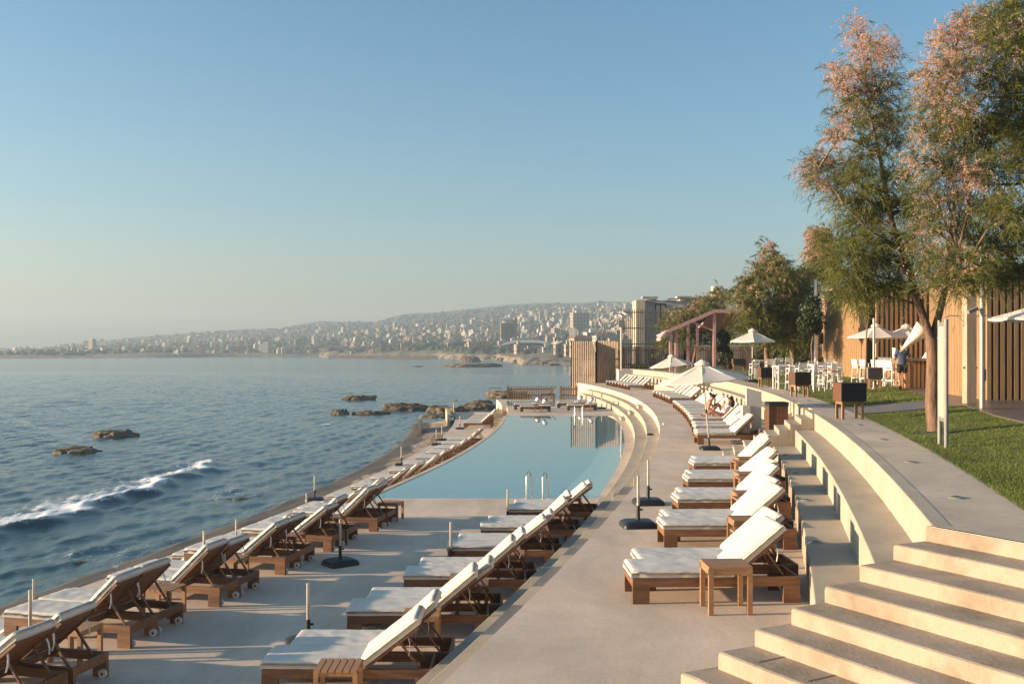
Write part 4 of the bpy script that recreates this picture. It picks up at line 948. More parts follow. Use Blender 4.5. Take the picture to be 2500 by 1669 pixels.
def feathery(label, depth, base, trunk, limbs, clumps, n_green, n_pink, sl, sw, ps, group, spread=1.0, seed=1):
    """tamarisk: trunk and limbs from points, crown of thin feathers and pink plumes grouped in uneven clumps"""
    global rng
    rng = np.random.default_rng(seed); rnd = random.Random(seed)
    t = empty('tamarisk_tree', base, 0, label, 'tree', group); bv = Vector(base)
    mb = MB(); allp = []
    def path(pts, r0, r1, n=9):
        P3 = [at(x, y, depth + dy) - bv for x, y, dy in pts]; fine = []
        for a, b in zip(P3, P3[1:]):
            for i in range(4): fine.append(a.lerp(b, i / 4))
        fine.append(P3[-1]); L_ = len(fine)
        fine = [p + Vector((noise.noise(p * .9 + Vector((seed, 0, 0))), noise.noise(p * .9 + Vector((0, seed, 3))), 0)) * r0 * .55 for p in fine]
        mb.tube(fine, [r0 + (r1 - r0) * i / (L_ - 1) for i in range(L_)], n); allp.extend(fine); return fine
    path(*trunk)
    tr = mb; mb = MB()
    for l in limbs: path(*l, 7)
    C3 = []
    for (x, y, rx, ry, pk) in clumps:
        dy = rnd.uniform(-1, 1) * spread
        c = at(x, y, depth + dy) - bv; C3.append((c, rx * depth / F * .88, ry * depth / F * .88, pk * .9))
        near = min(allp, key=lambda p: (p - c).length + (2.0 if p.z > c.z else 0))
        mid = near.lerp(c, .5) + Vector((rnd.uniform(-.1, .1), rnd.uniform(-.1, .1), .12 * (c - near).length))
        mb.tube([near, near.lerp(mid, .5) + Vector((0, 0, .02)), mid, c], [.028 * sl / .32, .022 * sl / .32, .016 * sl / .32, .006 * sl / .32], 5)
        for _ in range(3):
            e = c + Vector((rnd.uniform(-1, 1) * rx, rnd.uniform(-1, 1) * rx, rnd.uniform(-.6, 1) * ry)) * (depth / F) * .9
            mb.tube([mid, mid.lerp(e, .5) + Vector((0, 0, .05)), e], [.012 * sl / .32, .008 * sl / .32, .003 * sl / .32], 4)
    tr.build('trunk', M['bark'], t); mb.build('limbs', M['bark'], t)
    GV = []; GT_ = []; GQ = []; gb = 0; PV = []; PQ = []; pb = 0
    for c, rx, ry, pk in C3:
        # each clump is a bunch of feathery fronds: an arching axis with short needles along it
        ca = np.array(c); far = max(1.0, depth / F * 120)
        def fronds(k, spread_, Lf):
            B = rng.normal(size=(k, 3)) * np.array([rx, max(rx, .6 * ry), ry]) * spread_ + ca
            out = (B - ca) / np.array([rx, rx, ry]); A = unit(unit(out) * .55 + np.array([0, 0, .55]) + rng.normal(size=(k, 3)) * .38)
            return B, A, Lf * rng.uniform(.6, 1.3, (k, 1))
        k = max(5, int(n_green * max(.08, 1.05 - 1.25 * pk) * (rx * ry) / (45 * 42 * (depth / F) ** 2)))
        B, A, Lf = fronds(k, .40, sl * 1.1); m_ = 13
        t_ = (np.arange(m_) + .5) / m_; down = np.array([0, 0, -1.0])
        P = (B[:, None, :] + A[:, None, :] * (Lf[:, None, :] * t_[None, :, None]) + down * (Lf[:, None, :] * .55 * (t_ ** 2)[None, :, None])).reshape(-1, 3)
        T_ = unit((A[:, None, :] + down * (1.1 * t_)[None, :, None]).reshape(-1, 3)); n = len(P)
        D = unit(T_ * .95 + rng.normal(size=(n, 3)) * .42)
        P = P + rng.normal(size=(n, 3)) * .012
        V, T3, Q4 = strands(P, D, sl * .42 * rng.uniform(.6, 1.3, (n, 1)), sw, .3)
        GV.append(V); GT_.append(T3 + gb); GQ.append(Q4 + gb); gb += len(V)
        n = int(n_pink * (pk ** 1.6) * 1.7 * (rx * ry) / (45 * 42 * (depth / F) ** 2))
        if n > 3:
            B, A, Lf = fronds(n, .46, sl * .7)
            tw = rng.integers(3, 6)
            V, Q4 = plumes(B + np.array([0, 0, ry * .12]), A, Lf, ps, .9)
            PV.append(V); PQ.append(Q4 + pb); pb += len(V)
    if GV: mesh_np('foliage', np.concatenate(GV), np.concatenate(GT_), np.concatenate(GQ), M['green'], t)
    if PV: mesh_np('blossom', np.concatenate(PV), np.zeros((0, 3), int), np.concatenate(PQ), M['plume'], t)
    return t
cl1 = [(2090,75,28,42,.9),(2118,130,46,48,.92),(2092,190,45,42,.75),(2162,125,36,48,.75),(2038,182,26,34,.9),(2050,215,26,30,.8),(2105,245,48,42,.5),(2160,225,38,60,.4),(2072,285,40,40,.5),(2135,305,46,42,.25),
       (2045,325,26,34,.8),(2030,345,20,25,.9),(2000,400,42,32,.55),(1972,415,22,28,.95),(2052,408,46,32,.3),(2022,455,38,30,.4),(1990,450,25,25,.6),(2112,375,40,38,.25),(2105,445,48,38,.12),(2130,498,58,42,.08),(2098,540,58,42,.03),(2062,500,28,26,.2),
       (2185,440,42,40,.3),(2190,510,44,38,.25),(2120,600,66,46,.03),(2066,645,52,36,.03),(2145,650,62,42,.08),(2215,590,48,42,.35),(2105,700,54,30,.03),(2185,705,46,32,.12),(2058,690,36,26,.08),(2230,660,40,36,.3),(2170,350,34,40,.35),(2190,290,26,40,.3),(2030,590,40,36,.06),(2085,735,44,24,.05),(2240,520,40,40,.5)]
feathery('tall leaning tamarisk with pink plumes, its trunk forking on the lawn beside the grey sign', 19.7, tuple(on(2283, 1050, lawn_z(8.47, 19.7))),
         ([(2283, 1052, 0), (2281, 960, 0), (2279, 890, 0), (2274, 828, 0)], .145, .115),
         [([(2274, 832, 0), (2246, 745, 0), (2216, 645, .1), (2182, 550, .1), (2162, 450, 0), (2150, 380, 0), (2122, 260, -.1), (2105, 110, 0)], .088, .012), ([(2275, 832, 0), (2298, 745, .1), (2312, 690, .2), (2322, 600, .3), (2330, 480, .4), (2305, 330, .4)], .082, .012),
          ([(2218, 650, 0), (2190, 600, -.3), (2120, 560, -.5), (2060, 500, -.5)], .03, .008), ([(2150, 380, 0), (2080, 340, .2), (2030, 330, .3)], .022, .006), ([(2165, 470, 0), (2080, 440, -.2), (2000, 410, -.2)], .026, .006), ([(2245, 745, 0), (2230, 690, .4), (2190, 690, .8), (2120, 690, .9)], .03, .006)],
         cl1, 225, 135, .34, .009, .0145, 'tamarisk trees', .8, 11)
cl2 = [(2310,105,44,56,.9),(2285,180,50,56,.8),(2345,180,52,52,.6),(2400,115,56,56,.8),(2395,55,46,46,.6),(2452,62,56,56,.35),(2472,150,56,66,.3),(2430,222,56,56,.4),(2330,258,52,52,.6),(2262,250,36,56,.5),(2262,330,42,46,.6),
       (2330,340,56,46,.35),(2402,320,58,52,.15),(2470,300,58,58,.12),(2245,400,40,42,.6),(2300,420,56,42,.4),(2368,442,52,44,.85),(2440,420,58,46,.15),(2488,378,34,62,.75),(2255,480,46,38,.4),(2320,500,56,42,.5),(2402,520,58,42,.15),(2470,512,56,46,.15),
       (2272,560,46,42,.5),(2340,570,56,42,.5),(2412,600,58,42,.1),(2480,600,46,46,.15),(2302,640,50,36,.4),(2370,650,58,38,.25),(2440,668,52,34,.08),(2340,700,46,30,.2),(2488,690,36,36,.12),(2275,690,36,28,.2),(2490,25,46,56,.1),(2490,225,36,50,.2),(2350,60,30,40,.7),(2530,120,50,80,.2),(2530,350,50,80,.2),(2540,550,50,90,.2),(2410,690,40,26,.1),(2240,620,34,34,.45),(2300,300,40,40,.5),(2380,380,46,40,.2)]
feathery('broad tamarisk with pink plumes reaching in from the right edge', 18.0, tuple(on(2640, 1075, 1.5)),
         ([(2640, 1075, 0), (2636, 900, 0), (2620, 760, 0)], .19, .15),
         [([(2620, 760, 0), (2560, 690, 0), (2480, 645, 0), (2400, 650, -.2), (2340, 620, -.3)], .07, .012), ([(2620, 760, 0), (2600, 560, 0), (2560, 420, .2), (2470, 330, .2), (2380, 300, .2), (2300, 220, .2)], .09, .012), ([(2600, 560, 0), (2570, 320, 0), (2500, 238, 0), (2420, 238, 0), (2350, 190, 0)], .06, .01), ([(2570, 320, 0), (2540, 160, 0), (2480, 80, 0), (2420, 50, 0)], .05, .01), ([(2560, 420, .2), (2480, 450, .3), (2400, 450, .4), (2320, 440, .3)], .04, .01)],
         cl2, 200, 130, .34, .009, .0145, 'tamarisk trees', .9, 12)
def blobs(x0, x1, y0, y1, n, r, pf, seed):
    rd = random.Random(seed); out = []; cx = (x0 + x1) / 2; cy = (y0 + y1) / 2
    while len(out) < n:
        x = rd.uniform(x0, x1); y = rd.uniform(y0, y1); u = (x - cx) / (x1 - x0) * 2; v = (y - cy) / (y1 - y0) * 2
        if abs(u) ** 2.2 + abs(v) ** 2.2 < 1: out.append((x, y, r * rd.uniform(.7, 1.3), r * rd.uniform(.7, 1.2), max(0, min(1, pf * (1.3 - (y - y0) / (y1 - y0) * 1.3) + rd.uniform(-.15, .15)))))
    return out
GTm = 'tamarisk trees beyond the lawn'
b3 = blobs(1792, 1955, 640, 840, 34, 23, .36, 3) + blobs(1845, 1930, 595, 690, 10, 18, .6, 33)
feathery('bushy tamarisk with brownish pink top behind the lawn parasol', 58, tuple(at(1870, 905, 58)), ([(1872, 912, 0), (1872, 850, 0), (1868, 800, 0)], .17, .14), [([(1868, 800, 0), (1850, 720, 0), (1845, 620, 0)], .1, .02), ([(1868, 800, 0), (1895, 700, 0), (1900, 620, 0)], .1, .02), ([(1868, 810, 0), (1820, 760, 0), (1800, 720, 0)], .06, .02)], b3, 330, 130, .62, .030, .045, GTm, 1.6, 13)
feathery('leafy tamarisk standing behind the white bar chairs', 60, tuple(at(1937, 903, 60)), ([(1937, 908, 0), (1935, 850, 0), (1936, 800, 0)], .16, .13), [([(1936, 800, 0), (1920, 740, 0), (1915, 690, 0)], .08, .02), ([(1936, 800, 0), (1955, 740, 0), (1960, 690, 0)], .08, .02)], blobs(1885, 1985, 640, 835, 18, 27, .25, 5), 280, 80, .62, .028, .04, GTm, 1.3, 17)
feathery('small slim tamarisk with pink crown against the sky behind the white pole', 66, tuple(at(1995, 905, 66)), ([(1997, 905, 0), (1996, 800, 0), (1995, 700, 0)], .12, .08), [([(1995, 700, 0), (1992, 640, 0), (1994, 580, 0)], .06, .02)], blobs(1962, 2030, 556, 690, 17, 23, .9, 6) + blobs(1975, 2030, 640, 730, 6, 18, .4, 7), 420, 420, .55, .028, .04, GTm, 1.0, 14)
feathery('low spreading tamarisk in front of the ruined house', 88, tuple(at(1700, 897, 88)), ([(1690, 897, 0), (1700, 850, 0), (1712, 815, 0)], .15, .12), [([(1712, 815, 0), (1700, 760, 0), (1690, 730, 0)], .08, .02), ([(1705, 835, 0), (1660, 800, 0), (1630, 780, 0)], .07, .02), ([(1712, 815, 0), (1750, 780, 0), (1770, 740, 0)], .07, .02)], blobs(1655, 1745, 722, 850, 20, 22, .6, 8) + blobs(1700, 1800, 715, 840, 14, 24, .3, 9), 260, 110, .7, .04, .055, GTm, 1.8, 15)
feathery('rounded olive brown tamarisk left of the pergola roof', 86, tuple(at(1640, 897, 86)), ([(1642, 897, 0), (1640, 860, 0), (1640, 830, 0)], .12, .1), [([(1640, 830, 0), (1635, 800, 0), (1640, 770, 0)], .06, .02)], blobs(1612, 1672, 765, 862, 14, 18, .45, 10), 260, 110, .7, .04, .055, GTm, 1.2, 16)
def leafy(label, loc, trunk, crown, n, s, m_='leaf', name='tree', cat='tree', group=None, seed=1):
    """tree with broad leaves: crown = ellipsoid clumps (x, y, z, r)"""
    g = np.random.default_rng(seed); t = empty(name, loc, 0, label, cat, group)
    if trunk:
        mb = MB(); mb.tube(trunk[0], trunk[1], 8); mb.build('trunk', M['bark'], t)
        mb = MB(); tip = Vector(trunk[0][-1])
        for c in crown: mb.tube([tip - Vector((0, 0, .15)), tip.lerp(Vector(c[:3]), .5) + Vector((0, 0, .05)), Vector(c[:3])], [trunk[1][-1] * .6, trunk[1][-1] * .4, .008], 5)
        mb.build('limbs', M['bark'], t)
    P = []; k = int(n / len(crown))
    for x, y, z, r in crown:
        d = unit(g.normal(size=(k, 3))) * (g.uniform(.35, 1, (k, 1)) ** .5) * r; P.append(d + np.array([x, y, z]))
    P = np.concatenate(P); q = len(P); a = unit(g.normal(size=(q, 3))); b = unit(np.cross(a, g.normal(size=(q, 3))))
    sa = s * g.uniform(.6, 1.2, (q, 1)); sb = sa * .55
    V = np.stack([P - a * sa, P + b * sb, P + a * sa, P - b * sb], 1).reshape(-1, 3)
    mesh_np('foliage', V, np.zeros((0, 3), int), np.arange(q)[:, None] * 4 + np.array([[0, 1, 2, 3]]), M[m_], t); return t
rd = random.Random(4)
def crown(rx, rz, z, n, r): 
    out = []
    while len(out) < n:
        v = Vector((rd.uniform(-1, 1), rd.uniform(-1, 1), rd.uniform(-1, 1)))
        if v.length < 1: out.append((v.x * rx, v.y * rx, z + v.z * rz, r * rd.uniform(.7, 1.2)))
    return out
b0 = at(1981, 905, 52); b0.z = 1.5
leafy('small round-crowned tree with dark glossy leaves before the timber wall', tuple(b0), ([(0, 0, 0), (.03, 0, 1.1), (.0, 0, 1.75), (.1, 0, 2.3)], [.055, .05, .045, .04]), crown(.60, .95, 3.25, 16, .36), 4200, .085, seed=2)
b0 = at(2112, 955, 38.6); b0.z = 1.48
leafy('thin staked young tree with a sparse crown before the bar stools', tuple(b0), ([(0, 0, 0), (.04, 0, 1.2), (.06, 0, 2.2), (.12, 0, 2.75)], [.04, .035, .03, .025]), crown(.42, .5, 3.5, 9, .26), 900, .05, 'green', seed=3)
b0 = at(1770, 896, 80); b0.z = 1.45
leafy('dark climbing bush growing on the fence beside the pergola post', tuple(b0), None, [(rd.uniform(-.5, .5), rd.uniform(-.3, .3), rd.uniform(.2, 3.1), .45) for _ in range(14)], 3000, .11, name='bush', cat='bush', seed=5)
b0 = at(1560, 894, 90.5); b0.z = Z_P - .02
leafy('low clipped pale green shrub on the wall before the fence', tuple(b0), None, [(x * .3 - .9, 0, .18, .22) for x in range(7)], 900, .06, 'grass', name='shrub', cat='shrub', seed=6)
for i, (px, Y) in enumerate([(1905, 70), (1962, 72), (1990, 74), (1875, 84)]):
    b0 = at(px, 895, Y); b0.z = 1.5
    leafy(['dark green bush at the foot of the fence behind the parasol', 'reddish dark bush in the gap before the far timber wall', 'dark bush beside the door slit of the far timber wall', 'dark bush between the pergola and the tamarisks'][i], tuple(b0), None, [(rd.uniform(-.7, .7), rd.uniform(-.5, .5), rd.uniform(.2, 2.6), .5) for _ in range(12)], 2200, .12, name='bush', cat='bush', group='bushes along the far fence', seed=20 + i)

# ---------------------------------------------------------------- people
def skin_obj(name, J, E_, m, parent, sub=1, root=None):
    keys = list(J); idx = {k: i for i, k in enumerate(keys)}
    me = bpy.data.meshes.new(name); me.from_pydata([J[k][0] for k in keys], [(idx[a], idx[b]) for a, b in E_], [])
    me.materials.append(m); o = bpy.data.objects.new(name, me); COL.objects.link(o); o.parent = parent
    sk = o.modifiers.new('skin', 'SKIN'); sk.use_smooth_shade = True
    if not me.skin_vertices: me.attributes  # the layer is made with the modifier
    bm = bmesh.new(); bm.from_mesh(me); lay = bm.verts.layers.skin.verify(); bm.verts.ensure_lookup_table()
    for k in keys:
        v = bm.verts[idx[k]]; r = J[k][1]; v[lay].radius = r if isinstance(r, tuple) else (r, r); v[lay].use_root = (k == (root or keys[0]))
    bm.to_mesh(me); bm.free()
    s = o.modifiers.new('sub', 'SUBSURF'); s.levels = sub; s.render_levels = sub
    return o
def body(P, parent, m):
    """P: joint name -> point; one continuous skinned figure with fingers"""
    Rr = {'pelvis': (.13, .10), 'waist': (.115, .09), 'chest': (.15, .105), 'upper': (.13, .09), 'neck': .052, 'skull': .072, 'head': (.085, .098), 'crown': .06}
    for s in 'lr':
        Rr.update({s + 'sh': .058, s + 'el': .041, s + 'wr': .028, s + 'palm': (.038, .018), s + 'hip': .088, s + 'kn': .056, s + 'cal': .055, s + 'an': .038, s + 'heel': .038, s + 'toe': (.042, .022)})
    J = {}; E_ = [('pelvis', 'waist'), ('waist', 'chest'), ('chest', 'upper'), ('upper', 'neck'), ('neck', 'skull'), ('skull', 'head'), ('head', 'crown')]
    hd = Vector(P['head']); nk = Vector(P['neck']); up = (hd - nk).normalized()
    P = dict(P); P['skull'] = nk.lerp(hd, .55); P['crown'] = hd + up * .085
    fc = Vector(P.pop('face')).normalized(); J['nose'] = (tuple(hd + fc * .105 - up * .01), .014); E_.append(('head', 'nose'))
    J['chin'] = (tuple(hd + fc * .062 - up * .088), .03); E_.append(('skull', 'chin'))
    sd = fc.cross(up).normalized()
    for q, s in (('lear', -1), ('rear', 1)): J[q] = (tuple(hd + sd * s * .09 - up * .02), .016); E_.append(('head', q))
    for k, v in P.items(): J[k] = (tuple(v), Rr[k])
    for s in 'lr':
        E_ += [('upper', s + 'sh'), (s + 'sh', s + 'el'), (s + 'el', s + 'wr'), (s + 'wr', s + 'palm'), ('pelvis', s + 'hip'), (s + 'hip', s + 'kn'), (s + 'kn', s + 'cal'), (s + 'cal', s + 'an'), (s + 'an', s + 'toe')]
        J.pop(s + 'heel', None)
        wr = Vector(P[s + 'wr']); pm = Vector(P[s + 'palm']); d = (pm - wr).normalized(); a = d.cross(Vector((.3, .9, .2))).normalized(); c = d.cross(a)
        for i, (o_, l) in enumerate(((-.028, .062), (-.010, .075), (.010, .07), (.028, .055))):
            b = pm + a * o_ + d * .03; J[s + 'f%da' % i] = (tuple(b), .010); J[s + 'f%db' % i] = (tuple(b + d * l * .5 + c * .008), .009); J[s + 'f%dc' % i] = (tuple(b + d * l * .85 + c * .028), .007)
            E_ += [(s + 'palm', s + 'f%da' % i), (s + 'f%da' % i, s + 'f%db' % i), (s + 'f%db' % i, s + 'f%dc' % i)]
        b = wr.lerp(pm, .55) + a * -.036; J[s + 'ta'] = (tuple(b), .011); J[s + 'tb'] = (tuple(b + d * .035 + a * -.018), .009); J[s + 'tc'] = (tuple(b + d * .062 + a * -.012 + c * .01), .007)
        E_ += [(s + 'palm', s + 'ta'), (s + 'ta', s + 'tb'), (s + 'tb', s + 'tc')]
    J = {k: v for k, v in J.items()}
    o = skin_obj('body', J, E_, m, parent, 2, 'pelvis')
    return o
def hairpiece(P, parent, long=0):
    hd = Vector(P['head']); nk = Vector(P['neck']); up = (hd - nk).normalized(); fc = Vector(P['face']).normalized()
    mb = MB(); vs = []; n = 16; m_ = 10; sd = fc.cross(up).normalized()
    for i in range(m_ + 1):
        ph = math.pi * .62 * i / m_
        for k in range(n):
            th = 2 * math.pi * k / n; f = math.cos(th)
            ph2 = ph * (1 - .42 * max(0, f)) ; r = .118 + .006 * noise.noise((i * .9, k * .8, 3))
            vs.append(hd + up * .012 - fc * .012 + up * math.cos(ph2) * r + (fc * f * 1.04 + sd * math.sin(th) * .86) * math.sin(ph2) * r)
    mb.add(vs, [(i * n + k, i * n + (k + 1) % n, (i + 1) * n + (k + 1) % n, (i + 1) * n + k) for i in range(m_) for k in range(n)], 0, True)
    if long:
        b = hd - fc * .075 - up * .02
        mb.tube([b, b - up * .09 - fc * .03, b - up * .2 - fc * .045, b - up * .3 - fc * .03], [.07, .085, .075, .03], 10)
    return mb.build('hair', M['hair'], parent, recalc=True)
def eyes(P, parent):
    hd = Vector(P['head']); nk = Vector(P['neck']); up = (hd - nk).normalized(); fc = Vector(P['face']).normalized(); sd = fc.cross(up).normalized()
    for s in (-1, 1):
        c = hd + fc * .092 + sd * s * .034 + up * .012; mb = MB(); mb.tube([c - sd * .012, c + sd * .012], .006, 6); mb.build('eye', M['hair'], parent)
    c = hd + fc * .090 - up * .055; mb = MB(); mb.tube([c - sd * .022, c + sd * .022], .006, 6); mb.build('mouth', mat('lips', (.35, .13, .10)), parent)

# walking man seen from behind, heading away and slightly right
g = Vector(((2203 - CX) * 37.1 / F, 37.1, ZD))
t = empty('person', tuple(g), R(-8), 'person in navy shirt and dark shorts walking away past the bar', 'person')
P = dict(pelvis=(0, 0, .95), waist=(0, .01, 1.10), chest=(0, .03, 1.27), upper=(.0, .03, 1.41), neck=(0, .045, 1.52), head=(.0, .075, 1.68), face=(.1, 1, -.25),
         lsh=(-.19, .03, 1.42), lel=(-.24, .16, 1.17), lwr=(-.17, .38, 1.12), lpalm=(-.14, .45, 1.13), rsh=(.19, .03, 1.42), rel=(.30, .0, 1.14), rwr=(.40, .08, .92), rpalm=(.42, .10, .84),
         lhip=(-.09, 0, .90), lkn=(-.11, .06, .49), lcal=(-.12, -.03, .36), lan=(-.13, -.19, .14), ltoe=(-.14, -.20, .03), rhip=(.09, 0, .90), rkn=(.105, .05, .48), rcal=(.11, .03, .36), ran=(.115, .02, .075), rtoe=(.13, .16, .025))
body(P, t, M['skin']); hairpiece(P, t); eyes(P, t)
J = {'b': ((0, 0, .84), (.165, .13)), 'p': ((0, 0, .96), (.168, .13)), 'w': ((0, .01, 1.12), (.165, .12)), 'c': ((0, .03, 1.28), (.185, .13)), 'u': ((0, .035, 1.42), (.15, .10)), 'n': ((0, .045, 1.485), .07)}
J.update({'l0': ((-.19, .03, 1.42), .078), 'l1': ((-.235, .14, 1.22), .066), 'r0': ((.19, .03, 1.42), .078), 'r1': ((.285, .005, 1.19), .066)})
skin_obj('shirt', J, [('b', 'p'), ('p', 'w'), ('w', 'c'), ('c', 'u'), ('u', 'n'), ('u', 'l0'), ('l0', 'l1'), ('u', 'r0'), ('r0', 'r1')], M['navy'], t, 2, 'b')
J = {'p': ((0, 0, .95), (.165, .13)), 'l0': ((-.09, .0, .87), .115), 'l1': ((-.108, .045, .60), .098), 'r0': ((.09, 0, .87), .115), 'r1': ((.105, .04, .59), .098)}
skin_obj('shorts', J, [('p', 'l0'), ('l0', 'l1'), ('p', 'r0'), ('r0', 'r1')], M['shorts'], t, 2, 'p')
for s, e in (('l', .01), ('r', .0)):
    a = Vector(P[s + 'an']); b = Vector(P[s + 'toe']); d = (b - a); mb = MB()
    if s == 'r': mb.box(a.x - .045, a.x + .06, a.y - .07, b.y + .06, -.003, .022)
    else: mb.bar(a + Vector((0, -.06, .0)), b + Vector((0, -.03, -.03)), .10, .028, up=(0, 1, 0))
    mb.build('sandal', M['plastic'], t)
# slanting white canopy piece above him: a closed parasol carried over the shoulder
t = empty('folded_parasol', (0, 0, 0), 0, 'closed white parasol slanting up to the right above the walking man', 'parasol')
a = at(2203, 853, 36.9); b = at(2256, 800, 36.5); d = (b - a); u = d.orthogonal().normalized(); w = d.normalized().cross(u); vs = []; n = 12
for i, (s, r) in enumerate(((0, .05), (.15, .10), (.6, .24), (1, .40))):
    for k in range(n): th = 2 * math.pi * k / n; rr = r * (1 if k % 2 else .72); vs.append(a + d * s + (u * math.cos(th) + w * math.sin(th)) * rr)
mb = MB(); mb.add(vs, [(i * n + k, i * n + (k + 1) % n, (i + 1) * n + (k + 1) % n, (i + 1) * n + k) for i in range(3) for k in range(n)] + [tuple(range(3 * n, 4 * n))], 0, True); mb.build('canopy', M['cloth'], t, recalc=True)
mb = MB(); mb.tube([a - d * .12, a, b + d * .06], .022, 8); mb.build('pole', M['pole'], t)

# seated woman hugging her knees; reclining person in white
def on_lounger(px, Y): return Vector(((px - CX) * Y / F, Y, .44))
g = on_lounger(1728, 38.35)
t = empty('person', tuple(g), 0, 'tanned person in dark swimwear sitting with knees drawn up on a terrace lounger', 'person')
P = dict(pelvis=(0, 0, .11), waist=(-.03, 0, .25), chest=(.02, 0, .42), upper=(.07, 0, .54), neck=(.13, 0, .62), head=(.20, 0, .74), face=(1, -.15, -.45),
         lsh=(.06, .17, .53), lel=(.28, .20, .36), lwr=(.30, .07, .56), lpalm=(.29, .04, .63), rsh=(.06, -.17, .53), rel=(-.05, -.26, .28), rwr=(.10, -.28, .10), rpalm=(.16, -.27, .06),
         lhip=(.04, .09, .10), lkn=(.42, .14, .50), lcal=(.49, .14, .37), lan=(.62, .14, .06), ltoe=(.76, .14, .03), rhip=(.04, -.09, .10), rkn=(.40, -.13, .48), rcal=(.49, -.13, .35), ran=(.66, -.13, .05), rtoe=(.80, -.13, .03))
body(P, t, M['skin']); hairpiece(P, t, 0); eyes(P, t)
mb = MB(); b = Vector(P['head']) + Vector((-.06, 0, .10)); mb.tube([b, b + Vector((-.05, 0, .05)), b + Vector((-.08, 0, .06))], [.04, .055, .03], 10); mb.build('hair_bun', M['hair'], t)
J = {'a': ((.0, 0, .40), (.165, .118)), 'b': ((.05, 0, .48), (.15, .105))}; skin_obj('bikini_top', J, [('a', 'b')], M['shorts'], t, 2)
J = {'a': ((0, 0, .08), (.15, .12)), 'b': ((-.02, 0, .17), (.14, .11))}; skin_obj('bikini_bottom', J, [('a', 'b')], M['shorts'], t, 2)
g = on_lounger(1762, 37.6)
t = empty('person', tuple(g), 0, 'dark-haired person in a white shirt leaning back on a terrace lounger', 'person')
P = dict(pelvis=(0, 0, .12), waist=(.10, 0, .22), chest=(.20, 0, .34), upper=(.28, 0, .44), neck=(.32, 0, .53), head=(.33, 0, .67), face=(-1, -.1, -.25),
         lsh=(.24, .17, .43), lel=(.06, .22, .30), lwr=(.08, .10, .50), lpalm=(.10, .08, .57), rsh=(.24, -.17, .43), rel=(.04, -.22, .30), rwr=(.06, -.10, .50), rpalm=(.08, -.08, .57),
         lhip=(-.02, .09, .10), lkn=(-.40, .11, .26), lcal=(-.50, .11, .20), lan=(-.74, .11, .06), ltoe=(-.84, .11, .12), rhip=(-.02, -.09, .10), rkn=(-.40, -.11, .22), rcal=(-.50, -.11, .17), ran=(-.75, -.11, .05), rtoe=(-.86, -.11, .12))
body(P, t, M['skin']); hairpiece(P, t, 1); eyes(P, t)
J = {'p': ((0, 0, .13), (.165, .13)), 'w': ((.10, 0, .23), (.16, .12)), 'c': ((.20, 0, .35), (.18, .13)), 'u': ((.27, 0, .43), (.15, .10)), 'l0': ((.24, .17, .43), .075), 'l1': ((.08, .215, .315), .06), 'r0': ((.24, -.17, .43), .075), 'r1': ((.06, -.215, .315), .06)}
skin_obj('shirt', J, [('p', 'w'), ('w', 'c'), ('c', 'u'), ('u', 'l0'), ('l0', 'l1'), ('u', 'r0'), ('r0', 'r1')], M['shirt'], t, 2)
q = on_lounger(1785, 39.1); mb = MB()
for i in range(5): mb.hexa([(-.22, -.28 + i * .112, 0), (.22, -.28 + i * .112, 0), (.22, -.28 + (i + 1) * .112, 0), (-.22, -.28 + (i + 1) * .112, 0), (-.20, -.28 + i * .112, .09), (.20, -.28 + i * .112, .09), (.20, -.28 + (i + 1) * .112, .09), (-.20, -.28 + (i + 1) * .112, .09)], i % 2)
o = mb.build('towel', [M['teal'], M['shirt']]); o.location = (q.x + .06, 38.35 + .66, .44 + .34); o.rotation_euler = (0, R(-41), 0); tag(o, 'teal and white towel hung over a lounger back behind the person in white', 'towel')
# ---------------------------------------------------------------- sea
rng = np.random.default_rng(21)
nc, nr = 430, 560
tx = np.linspace(-.62, .12, nc); Yv = 21 * (330 / 21) ** np.linspace(0, 1, nr)
YY = np.repeat(Yv[:, None], nc, 1); XX = YY * tx[None, :]
ZZ = np.zeros_like(XX)
fade = np.clip((XX + 150) / 60, 0, 1)
for i in range(46):
    lam = .55 * (22 ** rng.random()); a = R(rng.normal(-8, 38)); kx, ky = math.cos(a), math.sin(a); k = 2 * math.pi / lam
    ph = rng.random() * 6.28; amp = (.0085 if lam < 2.2 else .0036) * lam ** .58 * rng.uniform(.5, 1.2)
    w = np.clip((lam * 2400 / YY - 5) / 8, 0, 1)          # drop ripples too fine for the far water
    g_ = .55 + .9 * (.5 + .5 * np.sin(XX * rng.normal(0, .12) + YY * rng.normal(0, .12) + ph * 3))
    ZZ += amp * w * g_ * (np.abs(np.sin((XX * kx + YY * ky) * k / 2 + ph)) * -2 + 1.27 if lam > 2.5 else np.sin((XX * kx + YY * ky) * k + ph))
# the breaking swell and its foam
bl = np.array([(37, -19.6), (41.6, -18.7), (48.1, -18.2), (58.3, -18.3), (62.8, -18.4), (66, -18.2)])
xl = np.interp(YY, bl[:, 0], bl[:, 1]) + .35 * np.sin(YY * .8) + .2 * np.sin(YY * 2.1 + 1)
dist = XX - xl
along = np.clip((64.5 - YY) / 4, 0, 1)
ZZ += along * (.24 * np.exp(-(dist / .7) ** 2) + .10 * np.exp(-((dist + 2.2) / 1.8) ** 2))
FO = along * (.26 * np.exp(-((dist + .1) / .4) ** 2) + .56 * np.exp(-((dist + .3) / np.where(dist > -.3, .8, 2.4)) ** 2) + .60 * np.clip(1 + dist / 6.5, 0, 1) * (dist < 0) * np.clip((60 - YY) / 20, .2, 1))
eo = np.array([C(y, -15.1 - .5 * max(0, (y - 45) / 35)) for y in Yv])[:, None]
FO += .34 * np.exp(-((XX - eo + .4) / .9) ** 2) * (.5 + .5 * np.sin(YY * .9) * np.sin(YY * .37 + 1))
